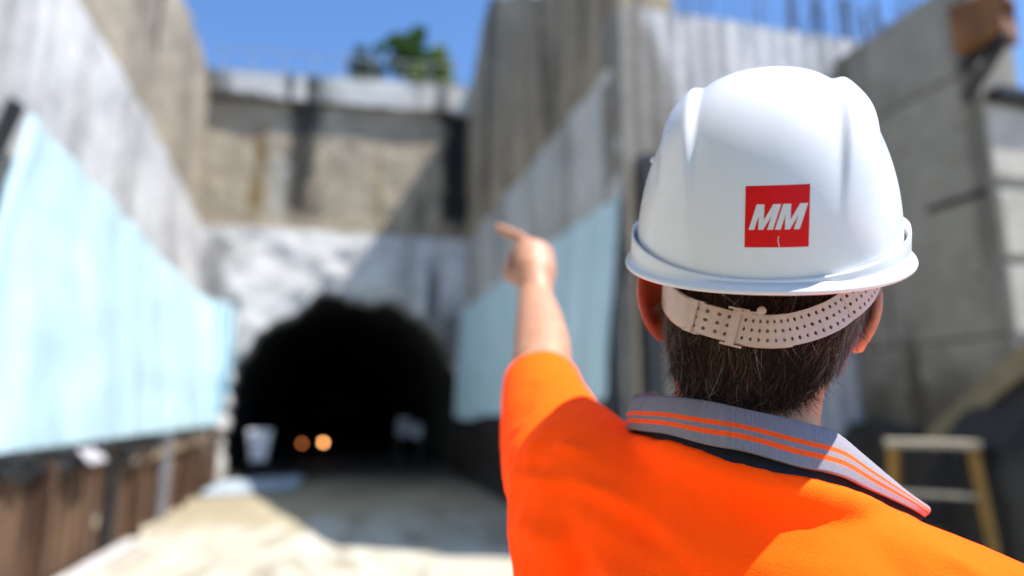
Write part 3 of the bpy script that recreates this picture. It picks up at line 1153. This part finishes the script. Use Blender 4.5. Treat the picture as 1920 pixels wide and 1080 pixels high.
def cap(u, v):
    th = lerp(R(-100), R(100), u)
    z0 = hairline(th)
    z = lerp(z0-.004, .20, v)
    return hsurf(th, z, lerp(-.0045, .0, min(1, v*5))+.0012*nz(th*6, z*60, 0, 2))-MO


HAIR = slab('hair', cap, 90, 50, lambda p, u, v: (p+MO-Vector(headrow(p.z+MO.z)[:2]+(p.z+MO.z,)))*.93+Vector(headrow(p.z+MO.z)[:2]+(p.z+MO.z,))-MO, HB.m, MAN)
V, F, I = [], [], []
rnd = random.Random(3)


def strand(th, z, ln, lift, drift, w, mi, curl):
    pts = []
    for k in range(6):
        t = k/5
        zk = z-ln*t
        tk = th+drift*t+curl*t*t
        o = .0004+lift*t**1.7
        pts.append(hsurf(tk, max(zk, -.03), o)-MO)
    n0 = len(V)
    for k, p in enumerate(pts):
        q = pts[min(k+1, 5)]-pts[max(k-1, 0)]
        if q.length < 1e-6:
            q = Vector((0, 0, -1))
        q.normalize()
        outv = Vector((math.sin(th), -math.cos(th), 0))
        s_ = q.cross(outv).normalized()
        ww = w*(1-.75*(k/5)**2)
        V.extend((p+s_*ww, p-s_*ww, p+outv*ww))
    for k in range(5):
        a = n0+k*3
        for x, y in ((0, 1), (1, 2), (2, 0)):
            F.append((a+x, a+y, a+3+y, a+3+x))
            I.append(mi)


for _ in range(9500):
    th = R(rnd.uniform(-98, 98))
    zl = hairline(th)
    z = zl+rnd.random()**1.15*(.135-zl)
    side = abs(math.degrees(th))
    rr = rnd.random()
    grey = .025+.62*max(0, min(1, (side-(46 if th > 0 else 54))/28))  # grey temples, spread further on the right to paint its sunlit rim
    if rr < grey:
        mi = 3 if rnd.random() < .7 else 2
    else:
        mi = 0 if rr < .72 else (1 if rr < .95 else 2)
    low = z < zl+.03
    ln = rnd.uniform(.018, .042)
    lift = abs(rnd.gauss(0, .0032))+(.0035*rnd.random() if low else .0)
    if rnd.random() < .03:
        lift += rnd.uniform(.003, .011)
    if z-ln < zl-.010:
        ln = max(.008, z-zl+rnd.uniform(-.004, .012))
    zs = interp(math.degrees(th), [(-98, .150), (-75, .106), (-60, .0897), (-45, .0747), (-25, .0611), (0, .0555), (20, .058), (40, .0681), (58, .0837), (72, .1004), (90, .135)])[0]
    if z > zs-.010 and rnd.random() < .985:
        lift = min(lift, .0022)
        if z-ln < zs-.012 and z > zs:
            ln = max(.006, z-zs+.010)
    cl = noise.noise(Vector((th*7, z*28, 1)))
    lift *= 1+1.1*noise.noise(Vector((th*10, z*45, 5)))
    strand(th, z, ln, max(lift, 0), rnd.gauss(0, .055)+.34*cl-.06*th, rnd.uniform(.00016, .00030), mi, rnd.gauss(0, .12))
mesh_obj('hair_strands', V, F, None, HAIR, True, HAIRS, I)

# ---- shirt
OR = NT('orange_cloth')
wv = OR.coord((1, 1, 1))
vo = OR.node('ShaderNodeTexVoronoi')
vo.inputs['Scale'].default_value = 850
OR.link(wv, vo.inputs['Vector'])
f = OR.noise(14, 4)
cc = OR.ramp(f, [(.3, (2.0, .130, .001)), (.7, (2.3, .152, .002))])
cc = OR.mix(OR.ramp(vo.outputs['Distance'], [(.15, .22), (.6, 0)]), cc, (1.4, .085, .001))
OR.col(cc).rough(.85)
OR.b.inputs['Specular IOR Level'].default_value = .12          # fluorescent high-visibility dye: returns more red than falls on it
OR.bump(OR.math('ADD', vo.outputs['Distance'], OR.math('MULTIPLY', OR.noise(7, 3), 6)), .4, .0010)

TE = [(-.1153, .700, .0153), (-.1257, .645, .0108), (-.1081, .600, .0114), (-.0830, .568, .0102), (-.0522, .550, .0065), (-.0251, .543, .0004), (.0004, .545, -.0054),
      (.0218, .556, -.0112), (.0349, .572, -.0161), (.0523, .600, -.0320), (.0719, .625, -.0510), (.0880, .643, -.0664), (.1020, .656, -.0768)]
BE = [(-.1271, .700, -.0174), (-.1361, .645, -.0191), (-.1150, .595, -.0175), (-.0864, .555, -.0198), (-.0517, .528, -.0257), (-.0257, .520, -.0303), (-.0016, .522, -.0353),
      (.0188, .532, -.0408), (.0327, .547, -.0467), (.0519, .578, -.0560), (.0723, .610, -.0678), (.0874, .632, -.0761), (.0998, .650, -.0840)]
t = MB()
t.rings([(-.68, .0, .605, .190, .125), (-.50, -.005, .605, .198, .128), (-.34, -.01, .60, .205, .130), (-.22, -.015, .597, .200, .128), (-.15, -.022, .597, .168, .117),
         (-.10, -.034, .598, .118, .100), (-.075, -.036, .600, .094, .084), (-.056, -.040, .604, .078, .077), (-.034, -.042, .606, .070, .073)], 56)
t.tube([(.015, .60, -.119), (.09, .608, -.147), (.17, .613, -.183), (.238, .615, -.240), (.262, .61, -.34), (.262, .605, -.44)],
       [(.062, .075), (.060, .085), (.064, .086), (.066, .074), (.064, .066), (.063, .063)], 26, up=(0, 0, 1), dome=False)
t.tube([(-.03, .60, -.095), (-.11, .61, -.098), (-.182, .65, -.072), (-.236, .74, -.034), (-.280, .83, .010), (-.322, .93, .060), (-.328, .945, .068)],
       [(.066, .078), (.066, .082), (.070, .078), (.060, .062), (.053, .055), (.047, .049), (.046, .047)], 26, up=(0, 0, 1), dome=False)
t.tube([(-.165, .625, -.10), (-.155, .61, -.25), (-.14, .60, -.42)], [(.075, .075), (.07, .08), (.06, .08)], 22)
neck = []
for k in range(1, len(BE)-1):
    p = Vector(BE[k])
    i_ = (Vector((-.030, .615, p.z))-p).normalized()
    neck.append(p+i_*.004+Vector((0, 0, -.0165-.0045*math.exp(-((p.x+.005)/.045)**2))))
t.tube(neck, [(.0125, .0125)]*len(neck), 14)
me = remeshed(t, .0038, 9, .5)
folds = [  # (from, to, width, height): creases that pull from the raised shoulder
    ((-.245, .60, -.06), (-.06, .50, -.085), .010, .0035), ((-.235, .58, -.10), (-.05, .47, -.15), .014, .0045), ((-.235, .57, -.13), (-.10, .46, -.22), .014, .004),
    ((-.20, .60, -.035), (-.10, .53, -.055), .008, .003), ((-.26, .68, -.02), (-.20, .60, -.10), .010, -.004), ((-.29, .76, .0), (-.235, .66, -.08), .009, .0035),
    ((-.27, .74, .03), (-.20, .62, .0), .008, -.003), ((.03, .52, -.055), (.12, .56, -.12), .010, .0022), ((-.03, .49, -.075), (.10, .53, -.11), .012, -.0022), ((-.225, .56, -.16), (-.02, .455, -.19), .012, .0035),
    ((-.235, .60, -.045), (-.04, .49, -.125), .011, -.003), ((-.265, .70, -.045), (-.225, .58, -.13), .009, .003), ((.06, .52, -.085), (.17, .53, -.20), .014, .0026)]
folds = [(Vector(a), Vector(b_), w, h) for a, b_, w, h in folds]
nrm = [v.normal.copy() for v in me.vertices]
for v, n in zip(me.vertices, nrm):
    p = v.co
    d = .0022*nz(p.x, p.y, p.z, 9)
    ws = math.exp(-((p-Vector((-.225, .64, -.06))).length/.10)**2)
    # gathered cloth round the raised shoulder, creases running along the arm
    al = (p-Vector((-.16, .60, -.08))).dot(Vector((-.45, .80, .38)))
    ac = Vector((p.x-p.y*.2, p.z*1.0, al*.30))
    d += ws*(.0052*(.35-abs(noise.noise(ac*30)))+.0025*(.3-abs(noise.noise(ac*55+Vector((3, 1, 2))))))
    for a, b_, w, h in folds:
        ab = b_-a
        k = max(0, min(1, (p-a).dot(ab)/ab.length_squared))
        q = a+ab*k
        # bend each crease a little
        q = q+Vector((0, 0, .012*math.sin(k*math.pi)))
        e = (p-q).length/(w*.78)
        if e < 3.2:
            d += 2.3*h*math.exp(-e*e)*math.sin(math.pi*min(max(k, .01), .99))**.8
    v.co = p+n*d
# open the sleeve ends and the hem
bm = bmesh.new()
bm.from_mesh(me)
CUT = Vector((-.298, .870, .030))
ax = (Vector((-.322, .93, .060))-Vector((-.280, .83, .010))).normalized()
dele = [f for f in bm.faces if (f.calc_center_median()-CUT).dot(ax) > 0 or
        (f.calc_center_median().z < -.43 and f.calc_center_median().x > .19 and f.normal.z < -.8)
        or f.calc_center_median().z < -.675]
bmesh.ops.delete(bm, geom=dele, context='FACES')
for v in bm.verts:
    v.co -= MO
bm.to_mesh(me)
bm.free()
SHIRT = link('polo_shirt', me, OR.m, MAN, True)
so = SHIRT.modifiers.new('s', 'SOLIDIFY')
so.thickness = .0016
so.offset = -1

# ---- collar: knitted grey ribbon folded over, two orange stripes
NC, NVV = 1500, 40
Tc, Bc = catmull(TE, NC), catmull(BE, NC)
GREY = NT('grey_knit')
GREY.col(GREY.ramp(GREY.noise(900, 2), [(.3, (.25, .23, .27)), (.7, (.34, .32, .36))])).rough(.9)
GREY.b.inputs['Specular IOR Level'].default_value = .2
ORK = plain('orange_knit', (2.0, .12, .003), .9, .06, 300)
V, F, I = [], [], []
rowsn = NVV+1
acc = 0
for i in range(NC+1):
    a, c = Tc[i], Bc[i]
    if i:
        acc += (Tc[i]-Tc[i-1]).length
    tan = (Bc[min(i+1, NC)]-Bc[max(i-1, 0)]).normalized()
    n = tan.cross((a-c).normalized()).normalized()
    if n.y > 0 and i < NC*.8:
        n = -n
    for j in range(rowsn):
        s_ = j/NVV
        p = a.lerp(c, s_)+Vector((0, 0, s_*(.0005*math.sin(acc*95)+.0005*math.sin(acc*41+1))))
        bulge = .0035*math.sin(math.pi*min(1, s_*1.0))-.0045*max(0, 1-s_*9)**2+.0012*math.sin(acc*70)*s_
        rib = .00048*math.sin(acc/.0014*2*math.pi)
        V.append(p+n*(bulge+rib)-MO)
for i in range(NC):
    for j in range(NVV):
        F.append((i*rowsn+j, (i+1)*rowsn+j, (i+1)*rowsn+j+1, i*rowsn+j+1))
        s_ = (j+.5)/NVV
        I.append(1 if (.50 < s_ < .60 or .70 < s_ < .80) else 0)
CL = mesh_obj('collar', V, F, None, SHIRT, True, [GREY.m, ORK], I)
so = CL.modifiers.new('s', 'SOLIDIFY')
so.thickness = .0026
so.offset = 0
# inner stand of the collar and the near-black band in the gap below it
NAVY = plain('navy_band', (.012, .013, .022), .9, .2, 200)
V, F = [], []
for i in range(NC+1):
    a, c = Tc[i], Bc[i]
    cen = Vector((-.026, .612, 0))
    for z_, k, top in ((0, .955, True), (.5, .94, False), (1, .94, False)):
        p = a.lerp(c, z_*1.45)
        q = Vector((cen.x, cen.y, p.z))
        V.append(q+(p-q)*(k if i < NC*.7 else lerp(k, .985, (i/NC-.7)/.3))-Vector((0, 0, .002))-MO)
for i in range(NC):
    for j in range(2):
        F.append((i*3+j, (i+1)*3+j, (i+1)*3+j+1, i*3+j+1))
mesh_obj('neck_band', V, F, NAVY, SHIRT, True)

# ---- trousers and boots (below the picture)
TR = plain('dark_blue_cloth', (.03, .035, .055), .9, .2, 30, bump=.2)
q = MB()
q.rings([(-.64, 0, .605, .176, .118), (-.74, 0, .605, .185, .125), (-.84, 0, .60, .180, .125), (-.90, 0, .60, .15, .11)], 40)
for s in (-1, 1):
    q.tube([(s*.09, .60, -.78), (s*.10, .605, -1.0), (s*.11, .615, -1.18), (s*.115, .60, -1.46)], [.095, .080, .064, .058], 22, dome=False)
me = remeshed(q, .007, 6)
for v in me.vertices:
    v.co -= MO
link('trousers', me, TR, MAN, True)
BO = plain('black_leather', (.03, .025, .02), .5, .2, 40)
for s in (-1, 1):
    q = MB()
    q.tube([(s*.115, .60, -1.36), (s*.115, .60, -1.50)], [.056, .055], 18)
    q.tube([(s*.115, .575, -1.505), (s*.118, .66, -1.508), (s*.122, .76, -1.515)], [(.042, .044), (.046, .045), (.036, .044)], 18, up=(0, 0, 1))
    me = remeshed(q, .006, 4)
    for v in me.vertices:
        v.co = v.co-MO
        v.co.z = max(v.co.z, .0)
    link('boot', me, BO, MAN, True)

# ================================================================== THE HARD HAT
HO = Vector((-.008, .62, .138))
TILT, ROLL = R(23), R(5)
up0 = Vector((0, -math.sin(TILT), math.cos(TILT)))
fw0 = Vector((0, math.cos(TILT), math.sin(TILT)))
hu = up0*math.cos(ROLL)+Vector((1, 0, 0))*math.sin(ROLL)
hr = Vector((1, 0, 0))*math.cos(ROLL)-up0*math.sin(ROLL)
HM = Matrix((hr, fw0, hu)).transposed()
HAT = empty('hard_hat', place(HO), 'white hard hat with a red MM sticker on the head of the man', 'hard hat', None, -AZ)
WP = NT('white_shell')
f = WP.noise(60, 4)
WP.col(WP.ramp(f, [(.3, (.80, .81, .83)), (.7, (.81, .82, .84))]))
sc = WP.noise(38, 6, .7, stretch=(1, 1, .35), dist=1.5)
cw = WP.t.nodes['Principled BSDF'].inputs['Base Color'].links[0].from_socket
WP.col(WP.mix(WP.math('MULTIPLY', WP.ramp(sc, [(.62, 0), (.74, 1)]), .22), cw, (.60, .59, .57)))
WP.rough(WP.ramp(WP.noise(25, 5, .6), [(.35, .27), (.7, .30)]))
WP.b.inputs['Coat Weight'].default_value = .25
WP.b.inputs['Coat Roughness'].default_value = .12

HA, HBk, HF, HH = .1050, .138, .142, .150      # half width, length behind, length in front, dome height


def sig(x):
    return 1/(1+math.exp(-max(-40, min(40, x))))


def relief(x, w):
    """two raised ribs running from front to back over the crown and the faintly raised panel between them"""
    ax = abs(x)
    fade = sig((w-.077)/.014)
    rib = sig((ax-.0505)/.0011)*sig((.0765-ax)/.0024)
    return .0074*rib*fade+.0012*sig((.047-ax)/.003)*fade


def shell(ph, t):
    """ph: angle round the hat, 0 = back, +90 = right; t 0 at the brim, 1 at the crown"""
    s, c = math.sin(ph), math.cos(ph)
    w = HH*math.sin(t*math.pi/2)**1.0
    k = math.cos(t*math.pi/2)**.86 if t < 1 else 0
    by = HBk if c > 0 else HF
    # a little squarer than an ellipse
    e = 2.25
    rr = (abs(s)**e+abs(c)**e)**(-1/e)
    x, y = HA*rr*s*k, -by*rr*c*k
    p = Vector((x, y, w))
    nn = Vector((x/HA**2, y/by**2, w/HH**2*.9+.01)).normalized()
    # two raised ribs running from front to back over the crown
    p += nn*relief(p.x, w)
    return p


def hp(p):
    return HM @ Vector(p)


NPH, NT_ = 640, 170
V, F = [], []
for j in range(NT_):
    t = (j/NT_)
    for k in range(NPH):
        V.append(hp(shell(2*math.pi*k/NPH, t)))
V.append(hp((0, 0, HH+.0018)))
for j in range(NT_-1):
    for k in range(NPH):
        k2 = (k+1) % NPH
        F.append((j*NPH+k, j*NPH+k2, (j+1)*NPH+k2, (j+1)*NPH+k))
for k in range(NPH):
    F.append(((NT_-1)*NPH+k, (NT_-1)*NPH+(k+1) % NPH, len(V)-1))
o = mesh_obj('shell', V, F, WP.m, HAT, True)
so = o.modifiers.new('s', 'SOLIDIFY')
so.thickness = .0025
so.offset = -1


def brimprof(ph):
    s, c = math.sin(ph), math.cos(ph)
    b0 = shell(ph, 0)
    out = Vector((b0.x, b0.y, 0)).normalized()
    lip = .0035+.0200*abs(s)**2.4*(1 if c > -.2 else max(0, 1+1.2*(c+.2)))
    front = max(0, -c)**2
    wd = .0040+.004*abs(c)+.040*front**2
    dz = -.012*front-.0
    prof = [(-.0024, -.002), (.0000, .0020), (.0012, .0040), (.0028, lip*.75+.001), (.0042, lip+.0008), (.0058, lip+.0012), (.0068, lip*.9+.0002), (.0074, lip*.5), (.0080, .0025),
            (.0085+wd*.4, -.0002), (.0085+wd, -.0012), (.0092+wd, -.0026), (.0088+wd, -.0042), (.0070+wd*.6, -.0052), (.0040, -.0045), (-.0024, -.0040)]
    return [b0+out*((a*.66 if i_ < 9 or i_ > 13 else a*.80-.0012) if c > -.3 else a)+Vector((0, 0, h+dz*max(0, a)/.05)) for i_, (a, h) in enumerate(prof)]


V, F = [], []
NB = 288
for k in range(NB):
    V += [hp(p) for p in brimprof(2*math.pi*k/NB)]
M_ = len(V)//NB
for k in range(NB):
    for j in range(M_):
        j2 = (j+1) % M_
        k2 = (k+1) % NB
        F.append((k*M_+j, k*M_+j2, k2*M_+j2, k2*M_+j))
o = mesh_obj('brim', V, F, WP.m, HAT, True)
bm = bmesh.new()
bm.from_mesh(o.data)
bmesh.ops.recalc_face_normals(bm, faces=bm.faces)
bm.to_mesh(o.data)
bm.free()
# small side stud seen at the left edge of the shell
MB().ball(hp(shell(R(-84), .36)), (.003, .003, .003), None, 14, 8).build('side_stud', WP.m, HAT, True)

# ---- sticker on the back
RED = NT('red_sticker')
RED.col(RED.ramp(RED.noise(80, 3), [(.3, (.72, .004, .006)), (.7, (.80, .006, .008))])).rough(.45)
RED.b.inputs['Specular IOR Level'].default_value = .2
LETW = plain('white_print', (.74, .73, .73), .45, .03, 60)
SX, SZ, SW = .0085, .0462, .0203             # centre across, centre up, half size


def on_shell(x, w, off):
    """point of the back of the shell at lateral x and height w (hat frame)"""
    t = math.asin(min(1, w/HH))/(math.pi/2)
    k = math.cos(t*math.pi/2)**.86
    e = 2.25
    r = max(0, 1-(abs(x)/(HA*k))**e)**(1/e)
    p = Vector((x, -HBk*k*r, w))
    n = Vector((x/HA**2, p.y/HBk**2, w/HH**2)).normalized()
    return p+n*(off+relief(x, w))


def stick(u, v):
    return hp(on_shell(SX+SW*u, SZ+SW*v, .00035))


V, F = [], []
n_ = 26
for i in range(n_+1):
    for j in range(n_+1):
        V.append(stick(i/n_*2-1, j/n_*2-1))
for i in range(n_):
    for j in range(n_):
        F.append((i*(n_+1)+j, (i+1)*(n_+1)+j, (i+1)*(n_+1)+j+1, i*(n_+1)+j+1))
STK = mesh_obj('sticker', V, F, RED.m, HAT, True)
# letter M in slanted heavy strokes: unit box 0..1
LM = [(0, 0), (.235, 0), (.235, .56), (.40, 0), (.60, 0), (.765, .56), (.765, 0), (1, 0), (1, 1), (.68, 1), (.50, .38), (.32, 1), (0, 1)]


def inside(px, py, poly):
    r = False
    k = len(poly)-1
    for i in range(len(poly)):
        (xi, yi), (xk, yk) = poly[i], poly[k]
        if (yi > py) != (yk > py) and px < (xk-xi)*(py-yi)/(yk-yi)+xi:
            r = not r
        k = i
    return r


V, F, seen = [], [], {}
LX0, LX1, LY0, LY1, SL_ = -.88, .90, -.42, .40, .24
GW, GH = 300, 150


def lv(i, j):
    if (i, j) not in seen:
        seen[(i, j)] = len(V)
        u = lerp(-.95, .99, i/GW)
        v = lerp(LY0, LY1, j/GH)
        V.append(hp(on_shell(SX+SW*u, SZ+SW*v, .00055)))
    return seen[(i, j)]


for i in range(GW):
    for j in range(GH):
        u = lerp(-.95, .99, (i+.5)/GW)
        y = (j+.5)/GH
        x = (u-LX0-SL_*y)/((LX1-LX0)-SL_)*1.0
        hit = False
        for q0, q1 in ((0, .495), (.535, 1.03)):
            if q0 <= x <= q1 and inside((x-q0)/(q1-q0), y, LM):
                hit = True
        if hit:
            F.append((lv(i, j), lv(i+1, j), lv(i+1, j+1), lv(i, j+1)))
mesh_obj('lettering', V, F, LETW, STK, True)
V, F = [], []
for k in range(9):
    v = lerp(-.98, -.64, k/8)
    u = .10-.05*math.sin(k/8*2.4)
    V += [hp(on_shell(SX+SW*(u-.012), SZ+SW*v, .0006)), hp(on_shell(SX+SW*(u+.012), SZ+SW*v, .0006))]
for k in range(8):
    F.append((2*k, 2*k+1, 2*k+3, 2*k+2))
mesh_obj('scratch', V, F, LETW, STK, True)

# ---- nape strap with punched holes and its buckles
ST = NT('beige_strap')
ST.col(ST.ramp(ST.noise(120, 3), [(.3, (.62, .47, .39)), (.7, (.68, .53, .45))])).rough(.42)
ST.b.inputs['Subsurface Weight'].default_value = .15
ST.b.inputs['Subsurface Radius'].default_value = (.006, .003, .002)
SP = [(-.0840, .660, .150), (-.0890, .635, .128), (-.0877, .6076, .106), (-.0782, .580, .0897), (-.0623, .558, .0747), (-.0310, .5365, .0611), (-.0065, .526, .0555), (.0153, .532, .0580),
      (.0383, .5508, .0681), (.0559, .5765, .0837), (.0670, .6022, .1004), (.0690, .630, .118), (.0660, .655, .135)]
NS = 900
SPc = catmull(SP, NS)
for k_, p_ in enumerate(SPc):
    cx, cy, rx, ry = headrow(p_.z)
    d_ = Vector((p_.x-cx, p_.y-cy, 0))
    l_ = d_.length
    th_ = math.atan2(d_.x, -d_.y)
    want = (hsurf(th_, p_.z, .0042)-Vector((cx, cy, p_.z))).length
    p_ += d_/l_*max(0, want-l_)
Wd = .0116                                     # half width
arc = [0]
for i in range(NS):
    arc.append(arc[-1]+(SPc[i+1]-SPc[i]).length)


def sframe(i):
    i = max(0, min(NS, i))
    tn = (SPc[min(i+1, NS)]-SPc[max(i-1, 0)]).normalized()
    cx, cy, rx, ry = headrow(SPc[i].z)
    o_ = Vector((SPc[i].x-cx, SPc[i].y-cy, 0)).normalized()
    w_ = tn.cross(o_).normalized()
    if w_.z < 0:
        w_ = -w_
    n = w_.cross(tn).normalized()
    if n.dot(o_) < 0:
        n = -n
    return SPc[i], tn, w_, n


def at_arc(a):
    lo, hi = 0, NS
    while hi-lo > 1:
        m = (lo+hi)//2
        if arc[m] < a:
            lo = m
        else:
            hi = m
    return lo


i_l = min(range(NS), key=lambda i: (SPc[i]-Vector((-.0590, .556, .0730))).length)     # where the punched part starts
i_b = min(range(NS), key=lambda i: (SPc[i]-Vector((-.0290, .536, .0606))).length)     # the middle buckle


def ribbon(name, i0, i1, nacross, half, off, holes, thick, m, parent):
    L = arc[i1]-arc[i0]
    na = max(4, int(L/.00042)) if holes else max(4, int(L/.003))
    V, F = [], []
    fr = [sframe(i0+int(round((i1-i0)*k/na))) for k in range(na+1)]
    for k in range(na+1):
        p, tn, w_, n = fr[k]
        for j in range(nacross+1):
            s_ = j/nacross*2-1
            V.append(p+w_*(half*s_)+n*off-HO)
    for k in range(na):
        for j in range(nacross):
            if holes:
                a_ = (k+.5)/na*L
                h_ = ((j+.5)/nacross*2-1)*half
                cell = a_ % .0072-.0036
                if abs(h_) < .0095:
                    row = min((-.0068, 0, .0068), key=lambda r_: abs(r_-h_))
                    if cell*cell+(h_-row)**2 < .00138**2:
                        continue
            a0 = k*(nacross+1)+j
            F.append((a0, a0+nacross+1, a0+nacross+2, a0+1))
    o = mesh_obj(name, V, F, m, parent, True)
    so = o.modifiers.new('s', 'SOLIDIFY')
    so.thickness = thick
    so.offset = 0
    return o


strap = ribbon('nape_strap', i_l, NS, 56, Wd, .0010, True, .0012, ST.m, HAT)
ribbon('strap_end', 0, i_l+18, 10, Wd*1.12, -.0004, False, .0016, ST.m, HAT)
ribbon('under_strap', i_l, i_b+120, 10, Wd*1.06, -.0016, False, .0010, ST.m, HAT)


def loop(i, w, half, off):
    p, tn, w_, n = sframe(i)
    Mx = Matrix((tn, w_, n)).transposed()
    mb = MB()
    mb.box(p+n*off-HO, (w, half*2, .0016), Mx, .0005)
    for s in (-1, 1):
        mb.box(p+n*(off-.0017)+w_*(s*(half-.0007))-HO, (w*2.6, .0018, .0024), Mx, .0005)
    return mb


loop(i_b, .0070, Wd+.0030, .0027).build('buckle', ST.m, HAT)
loop(i_l+4, .0060, Wd+.0014, .0026).build('buckle', ST.m, HAT)
p, tn, w_, n = sframe(i_b+52)
Mx = Matrix((tn, w_, n)).transposed()
mb = MB()
mb.ball(p+w_*(Wd+.0030)+n*.0006-HO, (.0036, .0036, .0016), Mx, 18, 8)
mb.box(p+w_*(Wd+.0012)-tn*.010-HO, (.020, .0022, .0016), Mx, .0004)
mb.build('strap_tab', ST.m, HAT, False)
